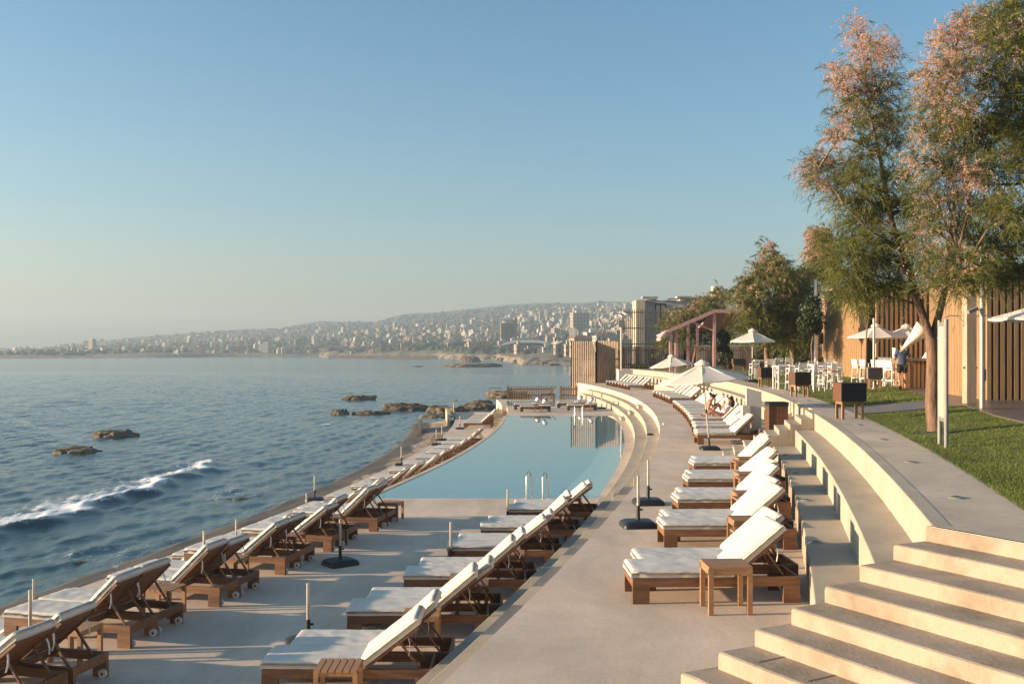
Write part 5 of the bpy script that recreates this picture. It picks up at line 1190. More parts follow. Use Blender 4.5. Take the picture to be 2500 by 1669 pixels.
for px, py, r in ((600, 1205, 2.6), (520, 1215, 1.6), (645, 1180, 1.8), (380, 1330, 1.8), (250, 1360, 2.0), (150, 1345, 1.6)):
    p = on(px, py, Z_SEA); FO += .24 * np.exp(-(((XX - p.x) / r) ** 2 + ((YY - p.y) / (r * 1.6)) ** 2))
for px, py, r in ((790, 1035, 1.0), (640, 1262, .5)):
    p = on(px, py, Z_SEA); FO += .9 * np.exp(-(((XX - p.x) / (r * 1.5)) ** 2 + ((YY - p.y) / r) ** 2))
ROCKS = []
edge = np.minimum(np.minimum((XX - XX[:, :1]) / (YY * .05), 1), np.minimum((330 - YY) / 60, 1)); ZZ *= np.clip(edge, 0, 1)
V = np.stack([XX, YY, ZZ + Z_SEA], -1).reshape(-1, 3)
ii = (np.arange(nr - 1)[:, None] * nc + np.arange(nc - 1)[None, :]).ravel()
def sea_mat(name, foam):
    m = bpy.data.materials.new(name); m.use_nodes = True; N = m.node_tree.nodes; L = m.node_tree.links; p = N['Principled BSDF']
    p.inputs['Roughness'].default_value = .14; p.inputs['IOR'].default_value = 1.33
    tc = N.new('ShaderNodeTexCoord'); mp = N.new('ShaderNodeMapping'); mp.inputs['Scale'].default_value = (1.0, .55, 1); L.new(tc.outputs['Object'], mp.inputs[0])
    n1 = N.new('ShaderNodeTexNoise'); n1.inputs['Scale'].default_value = 2.3; n1.inputs['Detail'].default_value = 7; n1.inputs['Roughness'].default_value = .66
    n2 = N.new('ShaderNodeTexNoise'); n2.inputs['Scale'].default_value = .05; n2.inputs['Detail'].default_value = 4
    L.new(mp.outputs[0], n1.inputs['Vector']); L.new(mp.outputs[0], n2.inputs['Vector'])
    b = N.new('ShaderNodeBump'); b.inputs['Strength'].default_value = .7; b.inputs['Distance'].default_value = .085
    L.new(n1.outputs[0], b.inputs['Height']); L.new(b.outputs[0], p.inputs['Normal'])
    rp = N.new('ShaderNodeValToRGB'); rp.color_ramp.elements[0].position = .38; rp.color_ramp.elements[1].position = .65
    rp.color_ramp.elements[0].color = (.032, .070, .076, 1); rp.color_ramp.elements[1].color = (.052, .105, .11, 1); L.new(n2.outputs[0], rp.inputs[0])
    if foam:
        at_ = N.new('ShaderNodeAttribute'); at_.attribute_name = 'foam'
        n3 = N.new('ShaderNodeTexNoise'); n3.inputs['Scale'].default_value = 4.5; n3.inputs['Detail'].default_value = 9; n3.inputs['Roughness'].default_value = .7; L.new(mp.outputs[0], n3.inputs['Vector'])
        ad = N.new('ShaderNodeMath'); ad.operation = 'ADD'; ctr = N.new('ShaderNodeMath'); ctr.operation = 'MULTIPLY_ADD'; ctr.inputs[1].default_value = 1.9; ctr.inputs[2].default_value = -.45; L.new(n3.outputs[0], ctr.inputs[0]); L.new(at_.outputs['Fac'], ad.inputs[0]); L.new(ctr.outputs[0], ad.inputs[1])
        mr = N.new('ShaderNodeMapRange'); mr.interpolation_type = 'SMOOTHSTEP'; mr.inputs[1].default_value = .92; mr.inputs[2].default_value = 1.30; L.new(ad.outputs[0], mr.inputs[0])
        mx = N.new('ShaderNodeMix'); mx.data_type = 'RGBA'; L.new(mr.outputs[0], mx.inputs[0]); L.new(rp.outputs[0], mx.inputs[6]); mx.inputs[7].default_value = (.74, .75, .75, 1); L.new(mx.outputs[2], p.inputs['Base Color'])
        m2 = N.new('ShaderNodeMapRange'); m2.inputs[3].default_value = .10; m2.inputs[4].default_value = .8; L.new(mr.outputs[0], m2.inputs[0]); L.new(m2.outputs[0], p.inputs['Roughness'])
    else: L.new(rp.outputs[0], p.inputs['Base Color'])
    return m
o = mesh_np('sea', V, np.zeros((0, 3), int), np.stack([ii, ii + 1, ii + nc + 1, ii + nc], 1), sea_mat('sea water', True)); tag(o, kind='structure')
o.data.polygons.foreach_set('use_smooth', np.ones(len(o.data.polygons), bool))
at_f = o.data.attributes.new('foam', 'FLOAT', 'POINT'); at_f.data.foreach_set('value', FO.ravel().astype(np.float32))
mb = MB(); zs = Z_SEA - .002
x0, x1 = -.62, .12
ya, yb = 21, 330
mb.add([(x0 * ya, ya, zs), (x1 * ya, ya, zs), (x1 * yb, yb, zs), (x0 * yb, yb, zs), (-9000, -3000, zs), (9000, -3000, zs), (9000, 9000, zs), (-9000, 9000, zs)],
       [(4, 5, 1, 0), (5, 6, 2, 1), (6, 7, 3, 2), (7, 4, 0, 3)])
tag(mb.build('sea', sea_mat('open sea water', False)), kind='structure')

def rock(px0, px1, ytop, ywl, label, seed, depth_ratio=.8, m_='rock', group='rocks in the sea', z0=Z_SEA):
    Y = F * (EYE - z0) / (ywl - HY); w = (px1 - px0) * Y / F; h = (ywl - ytop) * Y / F * 1.0; cx = ((px0 + px1) / 2 - CX) * Y / F
    bm = bmesh.new(); bmesh.ops.create_icosphere(bm, subdivisions=5, radius=1)
    h *= .85; s = Vector((seed * 7.3, seed * 3.1, seed))
    for v in bm.verts:
        p = v.co.copy(); d = 1 + .30 * noise.noise(p * 1.3 + s) + .20 * noise.noise(p * 3.2 + s) + .10 * noise.noise(p * 8 + s) + .05 * noise.noise(p * 19 + s)
        q = p * d; q.z = max(-.4, min(q.z, .62 + .25 * noise.noise((q.x * 2, q.y * 2, seed)))) if q.z > 0 else q.z
        v.co = Vector((q.x * w / 2, q.y * w / 2 * depth_ratio, q.z * h * 1.35))
    me = bpy.data.meshes.new('rock'); bm.to_mesh(me); bm.free(); me.materials.append(M[m_])
    for p_ in me.polygons: p_.use_smooth = True
    o = bpy.data.objects.new('sea_rock', me); COL.objects.link(o); o.location = (cx, Y + w / 2 * depth_ratio * .6, z0 - .05); tag(o, label, 'rock', group); return o
rock(221, 315, 1046, 1066, 'rounded dark rock standing alone in the open water at left, the farther of two', 1)
rock(121, 230, 1088, 1108, 'flat double-humped dark rock in the open water at left, the nearer of two', 2)
rock(838, 912, 961, 976, 'flat-topped pale brown rock offshore, farthest of the reef', 3)
rock(805, 850, 996, 1011, 'small pointed rock at the left end of the reef', 4)
rock(860, 955, 1000, 1011, 'low dark ledge of rock in the front of the reef', 5, .5)
rock(930, 1045, 979, 1000, 'long pale brown hump, largest rock of the reef', 6, .6)
rock(1040, 1138, 986, 1008, 'mossy rock of the reef just behind the lower strip', 7, .7)
rock(1120, 1215, 982, 1000, 'brown rock between the reef and the far pool terrace', 8, .7)
rock(1030, 1100, 1011, 1019, 'very low dark wet rock beside the end of the ledge', 9, .6)
rock(1150, 1206, 972, 990, 'dark rock behind the seaward lamp post', 10, .6)
rock(1185, 1300, 950, 970, 'pale rock seen behind the short beach fence', 15, .6)
rock(545, 615, 1213, 1218, 'barely awash dark rock patch in the foam near the ledge', 11, .8, 'wet')
rock(170, 212, 1367, 1371, 'barely awash dark rock patch at the lower left', 12, .8, 'wet')
rock(1084, 1226, 885, 895, 'long low islet of rock off the far shore', 13, .5); rock(1128, 1172, 866, 883, 'tall brown rock islet off the far shore', 14, .8)
rock(1005, 1032, 892, 895, 'tiny flat rock islet left of the far reef', 16, .6)

# ---------------------------------------------------------------- far coast
def I(u, P): return float(np.interp(u, [p[0] for p in P], [p[1] for p in P]))
SH = [(-900, 874.5), (0, 874.5), (400, 872.5), (555, 871), (780, 871), (800, 873.2), (1068, 875), (1130, 878), (1211, 879), (1260, 886), (1274, 890.7), (1393, 892.5), (1500, 894), (1700, 896), (2100, 896), (3400, 896)]
BK = [(-900, 872), (0, 871), (555, 866), (780, 866), (812, 868), (1000, 866), (1060, 864), (1130, 864), (1211, 866), (1274, 874), (1330, 877), (1390, 880), (1500, 870), (1700, 868), (3400, 860)]
Y9 = [(-900, 869), (0, 868), (555, 860), (800, 858), (1068, 850), (1211, 852), (1290, 850), (1390, 826), (1500, 806), (1700, 790), (2300, 770), (3400, 760)]
MD = [(-900, 866), (0, 862), (115, 857), (345, 846), (536, 836), (785, 823), (979, 811), (1100, 803), (1202, 792), (1321, 778), (1500, 768), (1700, 760), (3400, 758)]
RG = [(-900, 862), (-100, 857), (0, 853.5), (105, 852.5), (125, 846), (230, 833.5), (345, 822), (536, 807.5), (690, 799), (785, 784), (913, 785), (979, 768.5), (1068, 763), (1202, 747.5), (1321, 740), (1500, 737), (1700, 735), (3400, 735)]
DR = 2150
def stations(u):
    d0 = F * (EYE - Z_SEA) / (I(u, SH) - HY)
    return [d0, d0 + 26, max(d0 + 70, 900), 1450, DR, DR + 700], [I(u, SH) + 1.5, I(u, BK), I(u, Y9), I(u, MD), I(u, RG), I(u, RG) + 55]
def ter(u, D):
    ds, ys = stations(u); y = float(np.interp(D, ds, ys)); x = (u - CX) * D / F
    z = EYE - (y - HY) * D / F
    k = min(1, max(0, (D - ds[0]) / 60)); z += k * (2.2 * noise.noise((x * .012, D * .012, 3)) + 1.0 * noise.noise((x * .05, D * .05, 7))) * min(1, D / 1500 + .25)
    k2 = max(0, 1 - abs(D - ds[0] - 20) / 45) ; z += k2 * (1.1 * noise.noise((x * .12, D * .12, 1)) + .8 * noise.noise((x * .35, D * .35, 9)))
    return Vector((x, D, z))
us = list(np.arange(-900, 700, 20)) + list(np.arange(700, 1700, 5)) + list(np.arange(1700, 3401, 40)); mb = MB(); vs = []
for u in us:
    ds, ys = stations(u)
    dd = list(np.linspace(ds[0], ds[1] + 60, 22)) + [ds[1] + 60 + (DR - ds[1] - 60) * (i / 46) for i in range(1, 47)] + [DR + 120, DR + 350, DR + 700]
    for D in dd: vs.append(tuple(ter(u, D)))
k = len(dd)
mb.add(vs, [(i * k + j, (i + 1) * k + j, (i + 1) * k + j + 1, i * k + j + 1) for i in range(len(us) - 1) for j in range(k - 1)], 0, True)
hm = mat('scrub hillside', (.075, .085, .055), (.03, .042, .026), .95, .02, 10, lo=.38, hi=.62)
N = hm.node_tree.nodes; L = hm.node_tree.links
geo = N.new('ShaderNodeNewGeometry'); sx = N.new('ShaderNodeSeparateXYZ'); L.new(geo.outputs['Position'], sx.inputs[0])
mr = N.new('ShaderNodeMapRange'); mr.inputs[1].default_value = -.5; mr.inputs[2].default_value = 4.5; L.new(sx.outputs['Z'], mr.inputs[0])
nz = N.new('ShaderNodeTexNoise'); nz.inputs['Scale'].default_value = .16; nz.inputs['Detail'].default_value = 10; L.new(geo.outputs['Position'], nz.inputs['Vector'])
rp = N.new('ShaderNodeValToRGB'); rp.color_ramp.elements[0].position = .4; rp.color_ramp.elements[1].position = .62; rp.color_ramp.elements[0].color = (.09, .07, .05, 1); rp.color_ramp.elements[1].color = (.29, .225, .155, 1); L.new(nz.outputs[0], rp.inputs[0])
mx = N.new('ShaderNodeMix'); mx.data_type = 'RGBA'; L.new(mr.outputs[0], mx.inputs[0]); L.new(rp.outputs[0], mx.inputs[6])
old = N['Principled BSDF'].inputs['Base Color'].links[0].from_socket; L.new(old, mx.inputs[7]); L.new(mx.outputs[2], N['Principled BSDF'].inputs['Base Color'])
tag(mb.build('hills', hm), kind='structure')

# scrub and trees of the hillside: one uncountable mass
g = np.random.default_rng(5); bm0 = bmesh.new(); bmesh.ops.create_icosphere(bm0, subdivisions=1, radius=1); bv = np.array([v.co[:] for v in bm0.verts]); bf = np.array([[v.index for v in f.verts] for f in bm0.faces]); bm0.free()
VV = []; FF = []; nb = 0
for _ in range(3600):
    u = g.uniform(-150, 1800) if g.random() < .6 else g.uniform(850, 1560); ds, ys = stations(u); D = ds[1] + 35 + (2050 - ds[1]) * g.random() ** 1.5
    
    if u > 1190 and D < 880 and g.random() < .9: continue
    p = ter(u, D); r = g.uniform(1.8, 4.2) * (.75 + .25 * D / 1000) * (.6 if D < 620 else 1); s = np.array([r * g.uniform(.8, 1.8), r * g.uniform(.8, 1.5), r * g.uniform(.6, 1.1)])
    VV.append(bv * s * g.uniform(.8, 1.2, (len(bv), 1)) + np.array(p) + np.array([0, 0, r * .25])); FF.append(bf + nb); nb += len(bv)
tag(mesh_np('hillside_woods', np.concatenate(VV), np.concatenate(FF), np.zeros((0, 4), int), mat('distant trees', (.06, .07, .03), (.02, .03, .015), .95, .03, 6)), 'dark green scrub and trees between the hillside houses', 'woods', kind='stuff')

sr = random.Random(9)
for i in range(26):
    u = 1060 + 335 * (i + sr.random()) / 26; yw = I(u, SH) - sr.uniform(0, 3.5); wd = sr.uniform(9, 30); hh = sr.uniform(4, 11)
    rock(u - wd / 2, u + wd / 2, yw - hh, yw, 'brown craggy shore rock, %s of those along the point across the bay from the left' % (ORD[i + 1] if i < 21 else ('twenty-second', 'twenty-third', 'twenty-fourth', 'twenty-fifth', 'twenty-sixth')[i - 21]), 40 + i, .9, group='rocks along the far point')

# ---------------------------------------------------------------- houses
WALLM = [mat('cream wall', (.44, .36, .27), (.36, .29, .21), .9, .2, 6, objvar=.2), mat('white wall', (.52, .48, .42), (.44, .40, .35), .9, .2, 6, objvar=.18), mat('pinkish wall', (.40, .28, .21), (.33, .23, .17), .9, .2, 6, objvar=.2), mat('grey wall', (.28, .25, .215), (.23, .205, .175), .9, .2, 6, objvar=.2)]
M['window'] = mat('dark window', (.045, .05, .055), (.03, .033, .036), .25); M['tile'] = mat('red roof tiles', (.30, .10, .06), (.22, .075, .045), .9, 1.0, 6)
def block(mb, w, d, h, floors, wi, step=2.6, win=True):
    mb.box(-w / 2, w / 2, -d / 2, d / 2, -6, h, 0)
    if win:
        fh = h / floors
        for f in range(floors):
            for side in (0, 1, 2):
                L_ = w if side == 0 else d; k = max(2, int(L_ / step))
                for i in range(k):
                    c = -L_ / 2 + L_ * (i + .5) / k; a = .62; z0 = f * fh + fh * .3; z1 = z0 + fh * .45
                    if side == 0: mb.hexa([(c - a, -d / 2 - .06, z0), (c + a, -d / 2 - .06, z0), (c + a, -d / 2 - .004, z0), (c - a, -d / 2 - .004, z0), (c - a, -d / 2 - .06, z1), (c + a, -d / 2 - .06, z1), (c + a, -d / 2 - .004, z1), (c - a, -d / 2 - .004, z1)], 1)
                    else:
                        s = -1 if side == 1 else 1; xa, xb = sorted((s * (w / 2 + .06), s * (w / 2 + .004))); mb.box(xa, xb, c - a, c + a, z0, z1, 1)
    mb.box(-w * .2, w * .15, -d * .1, d * .25, h + .001, h + 2.3, 0)
    mb.box(-w / 2 - .15, w / 2 + .15, -d / 2 - .15, d / 2 + .15, h - .35, h - .05, 0)
kinds = []
for (w, d, h, fl, lab) in ((9, 8, 6, 2, 'low pale flat-roofed house'), (12, 10, 9.5, 3, 'three-storey pale house'), (13, 11, 16, 5, 'five-storey pale apartment block'), (11, 11, 24, 8, 'tall narrow apartment tower'), (18, 10, 8, 2, 'long low pale building'), (8, 8, 11, 3, 'slim pale house')):
    for wi in range(4):
        mb = MB(); block(mb, w, d, h, fl, wi); o = mb.build('hillside_house', [WALLM[wi], M['window']]); kinds.append((o, lab)); o['used'] = 0
g = random.Random(12); cnt = 0; taken = []
def place(u, D, kk, rot, s, extra):
    global cnt
    src, lab = kinds[kk]; D = max(D, stations(u)[0][0] + 45); p = ter(u, D)
    for (x, y, r) in taken:
        if (x - p.x) ** 2 + (y - p.y) ** 2 < (r + 6 * s) ** 2: return False
    taken.append((p.x, p.y, 6 * s))
    if src['used'] == 0: o = src; src['used'] = 1
    else: o = src.copy(); COL.objects.link(o)
    o.location = p - Vector((0, 0, .3)); o.rotation_euler = (0, 0, rot); o.scale = (s, s, s * g.uniform(.85, 1.15))
    col = ['cream', 'white', 'pinkish', 'grey'][kk % 4]
    tag(o, '%s %s %s' % (col, lab.replace('pale ', ''), extra), 'house', 'houses on the hillside town'); cnt += 1; return True
tries = 0
while cnt < 250 and tries < 6000:
    tries += 1; r = g.random()
    if r < .20: u = g.uniform(-30, 800); D = 950 + 850 * g.random() ** 1.2; ex_ = 'on the hazy slope across the bay at left'
    elif r < .84: u = 1575 - 760 * g.random() ** 1.4; D = 930 + 750 * g.random() ** 1.1; ex_ = 'on the town hillside beyond the bay'
    else: u = g.uniform(1310, 1640); D = 640 + 320 * g.random(); ex_ = 'on the nearer slope behind the slatted screens'
    if u > 1150 and D < 900 and u < 1310: continue
    kk = g.choices(range(6), [5, 5, 3, 1.2, 2, 4])[0] * 4 + g.choices(range(4), [4, 4, 2, 2])[0]
    place(u, D, kk, g.uniform(-.6, .6), g.uniform(.38, .62), ex_)
for o, lab in kinds:
    if o['used'] == 0: bpy.data.objects.remove(o)
    elif 'used' in o: del o['used']
for o in COL.objects:
    if 'used' in o: del o['used']

# the rest of the dense town, far too many to count
mb = MB(); gg = random.Random(77); q = 0
WS = (0, 1, 2, 3)
while q < 560:
    if gg.random() < .25: u = gg.uniform(-60, 820); D = 1000 + 1000 * gg.random() ** 1.1
    else: u = 1600 - 770 * gg.random() ** 1.4; D = 1000 + 750 * gg.random() ** 1.1 * (1.25 if u > 1250 else .9)
    D = max(D, stations(u)[0][0] + 40); p = ter(u, D); w = gg.uniform(2.5, 6.5); d = gg.uniform(2.5, 5); h = gg.choice((2, 2.5, 3, 3.5, 4, 4.5, 5, 7)); a = gg.uniform(-.6, .6)
    T = Matrix.Translation(p) @ Matrix.Rotation(a, 4, 'Z'); mi = gg.choice((0, 0, 1, 1, 1, 2, 3)); mb.box(-w / 2, w / 2, -d / 2, d / 2, -4, h, mi, T); mb.box(-w * .2, w * .2, -d * .2, d * .2, h, h + 1.6, mi, T)
    for f in range(int(h / 2.8)):
        for i in range(2): c = -w / 4 + i * w / 2; mb.box(c - .5, c + .5, -d / 2 - .05, -d / 2 - .002, f * 2.8 + 1, f * 2.8 + 2.2, 4, T)
    q += 1
tag(mb.build('hillside_town', WALLM + [M['window']]), 'countless pale small houses of the hazy town covering the hillside', 'town', kind='stuff')

def villa(name, u, D, w, d, h, rz, label, wall=0, roof='flat', floors=2, cat='house', zo=0):
    p = ter(u, D); t = empty(name, (p.x, p.y, p.z + zo), rz, label, cat); mb = MB(); mb.box(-w / 2, w / 2, -d / 2, d / 2, -8, h); mb.build('wall', WALLM[wall], t)
    mb = MB()
    if roof == 'gable':
        rr = w * .28; mb.add([(-w / 2 - .3, -d / 2 - .3, h), (w / 2 + .3, -d / 2 - .3, h), (w / 2 + .3, d / 2 + .3, h), (-w / 2 - .3, d / 2 + .3, h), (0, -d / 2 - .3, h + rr), (0, d / 2 + .3, h + rr)], [(0, 1, 4), (1, 2, 5, 4), (2, 3, 5), (3, 0, 4, 5), (3, 2, 1, 0)]); rm = M['tile']
        mb.build('roof', WALLM[wall] if wall == 3 else rm, t)
    elif roof == 'hip':
        mb.add([(-w / 2 - .4, -d / 2 - .4, h), (w / 2 + .4, -d / 2 - .4, h), (w / 2 + .4, d / 2 + .4, h), (-w / 2 - .4, d / 2 + .4, h), (-w * .2, 0, h + w * .16), (w * .2, 0, h + w * .16)], [(0, 1, 5, 4), (1, 2, 5), (2, 3, 4, 5), (3, 0, 4), (3, 2, 1, 0)]); mb.build('roof', M['tile'], t)
    else:
        mb.box(-w / 2 - .25, w / 2 + .25, -d / 2 - .25, d / 2 + .25, h + .002, h + .35); mb.box(-w * .25, w * .1, -d * .2, d * .2, h + .352, h + 2.4); mb.build('roof', WALLM[wall], t)
    fh = h / floors
    for f in range(floors):
        for i in range(max(2, int(w / 3))):
            k = max(2, int(w / 3)); c = -w / 2 + w * (i + .5) / k; mb = MB(); mb.box(c - .55, c + .55, -d / 2 - .08, -d / 2 - .003, f * fh + fh * .3, f * fh + fh * .75); mb.build('window', M['window'], t)
        for i in range(max(1, int(d / 4))):
            k = max(1, int(d / 4)); c = -d / 2 + d * (i + .5) / k; mb = MB(); mb.box(-w / 2 - .08, -w / 2 - .003, c - .55, c + .55, f * fh + fh * .3, f * fh + fh * .75); mb.build('window', M['window'], t)
        if wall != 3 and f > 0:
            mb = MB(); mb.box(-w * .4, w * .4, -d / 2 - 1.2, -d / 2 - .09, f * fh - .2, f * fh); mb.build('balcony', WALLM[wall], t)
villa('villa', 1267, 690, 5.6, 6, 8.5, .3, 'narrow cream house of stacked floors on the rocks by the water', 0, 'flat', 3, zo=-2.5)
villa('villa', 1295, 720, 9, 8, 5.5, .2, 'grey house with dark openings right of the stacked cream house', 3, 'flat', 2, zo=-3)
villa('villa', 1335, 640, 5.5, 5, 5.2, .1, 'small pale house with a bright side wall near the gabled house', 1, 'flat', 2, zo=-2)
villa('gabled_house', 1372, 560, 8.6, 9, 5.6, .1, 'grey gabled stone house beside the slatted screen', 3, 'gable', 1)
villa('villa', 1386, 540, 3.2, 4, 6.0, .2, 'small bright yellow cream house touching the slatted screen', 0, 'flat', 2)
villa('villa', 1418, 520, 10, 8, 6.5, .25, 'cream villa with red hipped roof seen over the slatted screen', 0, 'hip', 2, zo=3)
villa('villa', 1450, 640, 12, 9, 9, .2, 'white terraced villa above the slatted screen', 1, 'flat', 3)
villa('villa', 1470, 540, 9, 8, 7, .2, 'pale house with red sloping roof behind the open screen', 1, 'hip', 2, zo=2)
villa('villa', 1495, 500, 8, 7, 6, .2, 'ochre house seen through the slats of the box screen', 2, 'flat', 2)
villa('villa', 1360, 740, 5, 5, 9, .2, 'cream turret house left of the red roofed villa', 0, 'flat', 3)
villa('villa', 1155, 860, 9, 7, 7, .2, 'pinkish house alone on the point by the tall rock islet', 2, 'flat', 2)
villa('villa', 1178, 865, 8, 7, 7.5, .1, 'orange tinted house beside the pinkish one on the point', 0, 'flat', 2)
villa('villa', 1097, 900, 4, 4, 6, .2, 'small square cream hut on the shore rocks', 0, 'flat', 1)
villa('villa', 990, 930, 9, 6, 5.5, .2, 'pale pink house on stilts at the harbour', 2, 'flat', 2)
villa('apartment_building', 1415, 1000, 17, 12, 17, .2, 'large cream apartment building standing above the near houses', 0, 'flat', 5, zo=3)
villa('apartment_building', 1230, 960, 11, 7, 5, .2, 'long pale yellow school building below the tower', 0, 'flat', 1)
# unfinished concrete tower
D = 990; p = ter(1241, D); t = empty('concrete_tower', (p.x, p.y, p.z), .15, 'unfinished brown concrete tower of bare floors and columns', 'building'); w = 16.5; d = 12; cm = mat('bare concrete frame', (.21, .155, .115), (.14, .10, .075), .9, .3, 6)
base_z = (EYE - (833 - HY) * D / F) - p.z - 3
for f in range(8):
    z = base_z + 3.05 * f + 3.05; mb = MB(); mb.box(-w / 2, w / 2 - (2.5 if f == 7 else 0), -d / 2, d / 2, z - .35, z); mb.build('floor_slab', cm, t)
for i in range(6):
    for j in range(2):
        x = -w / 2 + .3 + i * (w - .6) / 5; y = -d / 2 + .3 + j * (d - .6); mb = MB(); mb.box(x - .28, x + .28, y - .28, y + .28, base_z - 8, base_z + 3.05 * (7 if i in (0, 1) else 8) - .36); mb.build('column', cm, t)
mb = MB(); mb.box(w / 2 - 2.6, w / 2 - .1, -d / 2 + .7, d / 2 - .7, base_z - 8, base_z + 27.0); mb.build('stair_core', cm, t)
mb = MB(); mb.box(-w / 2 + 3.2, w / 2 - 2.8, -d / 2 + 3.2, d / 2 - .8, base_z - 8, base_z + 20.8); mb.build('bay_shade_box', M['void'], t)  # added near-black box, its colour standing in for shade inside the open bays
mb = MB(); mb.box(-w / 2 + .62, -w / 2 + 3, -d / 2 + .7, d / 2 - .7, base_z - 8, base_z + 21.0); mb.build('stair_core', cm, t)
# hall with white vaulted roof
D = 830; p = ter(1285, D); t = empty('hall', (p.x, p.y, EYE - (849 - HY) * D / F), .03, 'long hall with white curved roof below the concrete tower', 'building'); w = 45; mb = MB(); mb.box(-w / 2, w / 2, 0, 26, -9, 2.2); mb.build('wall', WALLM[3], t)
mb = MB(); n = 12; vs = []
for i in range(n + 1):
    a = i / n; x = -w / 2 - .6 + (w + 1.2) * a; z = 2.2 + 4.6 * min(1, math.sin(math.pi * a) * 1.35) * .95
    vs += [(x, -.8, z), (x, 26.5, z), (x, -.8, max(2.21, z - 2.2)), (x, 26.5, 2.21)]
mb.add(vs, [(4 * i, 4 * i + 4, 4 * i + 5, 4 * i + 1) for i in range(n)] + [(4 * i + 2, 4 * i + 6, 4 * i + 4, 4 * i) for i in range(n)] + [(4 * i + 1, 4 * i + 5, 4 * i + 7, 4 * i + 3) for i in range(n)], 0); mb.build('roof', M['white'], t, recalc=True)
for i in range(9): mb = MB(); mb.box(-w / 2 + 2 + i * 4.8, -w / 2 + 5 + i * 4.8, -.08, -.004, -2.5, .8); mb.build('window', M['window'], t)
# harbour mole and crane at the middle of the bay
mb = MB(); a = Vector(on(812, 874, Z_SEA)); b = Vector(on(1062, 875.5, Z_SEA))
for i in range(60):
    q = a.lerp(b, i / 59); s = random.uniform(1.6, 2.6); mb.box(q.x - s * 1.3, q.x + s * 1.3, q.y - s, q.y + s, Z_SEA - 2, Z_SEA + random.uniform(1.3, 2.6))
tag(mb.build('harbour_mole', M['ledge']), 'dark rubble mole of the small harbour across the bay', 'mole')
p = ter(928, 930); t = empty('crane', tuple(p), 0, 'thin dark construction crane with raised jib at the harbour', 'crane')
mb = MB(); mb.box(-1.2, 1.2, -1.2, 1.2, 0, 9); mb.build('cab', M['greymetal'], t)
mb = MB(); mb.bar((4, 0, 1), (18, 2, 19), .5, .5); mb.bar((4.9, 0, 0), (18, 2, 18), .25, .25); mb.build('jib', M['greymetal'], t)

# ---------------------------------------------------------------- ruined house behind the open screen
Yr = 132; t = empty('ruined_house', tuple(at(1553, 850, Yr)), 0, 'roofless ruined house with cracked grey wall and broken cornice', 'house'); o0 = at(1553, 850, Yr)
def rp_(x, y, dy=0): q = at(x, y, Yr) - o0; return Vector((q.x, dy, q.z))
a = rp_(1553, 732); b = rp_(1575, 900); mb = MB(); mb.box(a.x, b.x, 0, 4, b.z, a.z); mb.build('pier', M['stone'], t)
wallr = mat('stained ruin plaster', (.42, .41, .40), (.24, .23, .22), .95, .6, 12, .02, 8, lo=.33, hi=.6)
tops = [(1575, 732), (1600, 730), (1618, 733), (1640, 731), (1662, 733), (1690, 730)]
p0 = rp_(1575, 900); vs = [rp_(x, y, 1.0) for x, y in tops]; n = len(vs); mb = MB()
mb.add(vs + [Vector((v.x, 1.0, p0.z)) for v in vs] + [v + Vector((0, .5, 0)) for v in vs] + [Vector((v.x, 1.5, p0.z)) for v in vs],
       [(i, n + i, n + i + 1, i + 1) for i in range(n - 1)] + [(2 * n + i, i, i + 1, 2 * n + i + 1) for i in range(n - 1)] + [(2 * n + i, 2 * n + i + 1, 3 * n + i + 1, 3 * n + i) for i in range(n - 1)] + [(0, 2 * n, 3 * n, n), (n - 1, 2 * n - 1, 4 * n - 1, 3 * n - 1)]); mb.build('wall', wallr, t, recalc=True)
for (x0, y0, x1, y1) in ((1570, 727, 1608, 723), (1586, 730, 1605, 727), (1634, 729, 1662, 727), (1655, 727, 1690, 722)):
    a = rp_(x0, y0); b = rp_(x1, y1); mb = MB(); mb.box(a.x, b.x, .5, 2.2, min(a.z, b.z), max(a.z, b.z)); mb.build('cornice', wallr, t)
a = rp_(1604, 790); b = rp_(1626, 743); mb = MB(); mb.box(a.x, b.x, .9, .995, a.z, b.z); w_ = mb.build('window', M['stone'], t)
for x0, x1, z0, z1 in ((a.x - .12, a.x, a.z, b.z), (b.x, b.x + .12, a.z, b.z), (a.x - .12, b.x + .12, b.z, b.z + .15), ((a.x + b.x) / 2 - .06, (a.x + b.x) / 2 + .06, a.z, b.z)):
    mb = MB(); mb.box(x0, x1, .82, .89, z0, z1); mb.build('frame', M['void'], w_)
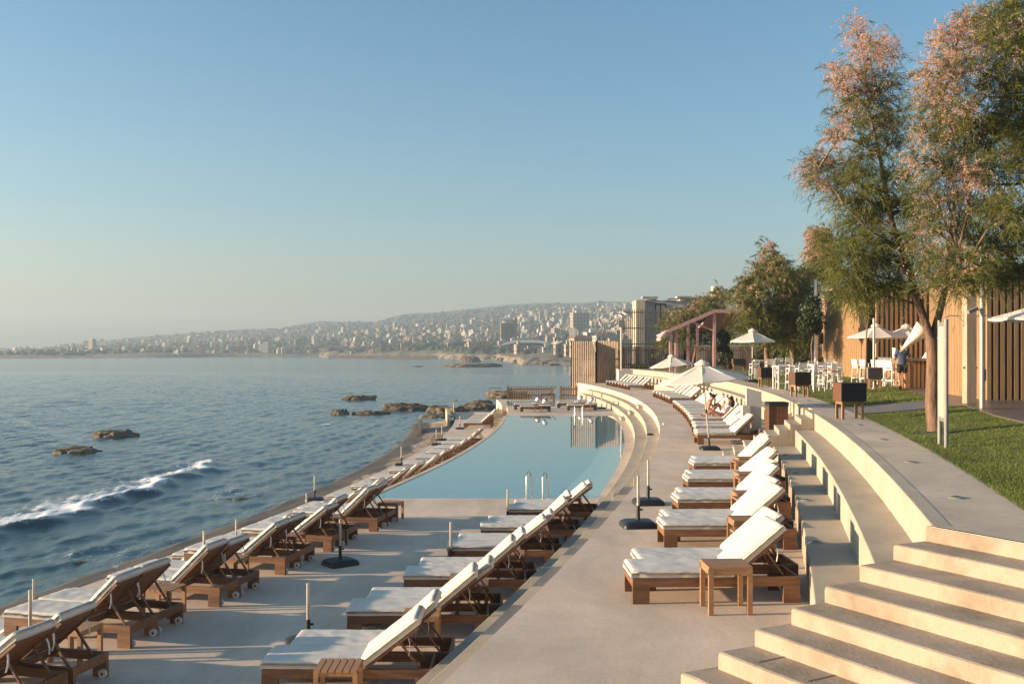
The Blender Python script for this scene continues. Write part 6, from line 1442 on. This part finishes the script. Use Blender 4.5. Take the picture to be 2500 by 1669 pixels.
for x, h in ((1670, 30), (1682, 22)): q = rp_(x, 728); 
p = at(1700, 800, 150); t = empty('pale_building', tuple(p), 0, 'pale flat-roofed building half hidden by the tamarisks beside the ruin', 'building')
mb = MB(); mb.box(-2.5, 7, 0, 8, -9, 4.4); mb.build('wall', WALLM[1], t); mb = MB(); mb.box(-2.7, 7.2, -.2, 8.2, 4.402, 4.7); mb.build('roof', WALLM[3], t)
for i in range(3): mb = MB(); mb.box(-1.5 + i * 3, -.2 + i * 3, -.08, -.004, .5, 2.4); mb.build('window', M['window'], t)
q = at(1755, 722, 150); mb = MB(); mb.tube([q + Vector((0, 3, -4)), q + Vector((0, 3, 1.65))], .6, 20); tag(mb.build('water_tank', WALLM[1]), 'white cylindrical water tank above the tamarisk tops', 'water tank')
# land under the garden, the wall and the near houses
mb = MB(); vs = []; nn = 40
for i in range(nn + 1):
    Y = 60 + 420 * i / nn; xs = np.interp(Y, [60, 95, 120, 250, 420, 480], [13, 11, 11.5, 17, 30, 30])
    for j, dx in enumerate((0, 2, 6, 14, 40, 120, 300)): vs.append((xs + dx, Y, [-4.6, -2.6, -.4, .6, 1.0, 2.5, 8][j] + (.9 * noise.noise((xs * .4 + dx, Y * .16, 3)) if j else 0)))
mb.add(vs, [(i * 7 + j, i * 7 + j + 1, (i + 1) * 7 + j + 1, (i + 1) * 7 + j) for i in range(nn) for j in range(6)], 0, True); tag(mb.build('shore_ground', hm), kind='structure')

# ---------------------------------------------------------------- air
hz_m = bpy.data.materials.new('sea haze'); hz_m.use_nodes = True; N = hz_m.node_tree.nodes; L = hz_m.node_tree.links
N.remove(N['Principled BSDF']); pv = N.new('ShaderNodeVolumePrincipled'); pv.inputs['Color'].default_value = (.50, .63, .74, 1); pv.inputs['Density'].default_value = .00046; pv.inputs['Anisotropy'].default_value = .2
L.new(pv.outputs[0], N['Material Output'].inputs['Volume'])
mb = MB(); mb.box(-4200, 4200, -900, 3600, -16, 138); tag(mb.build('haze', hz_m), 'pale sea haze filling the air', 'haze', kind='stuff')
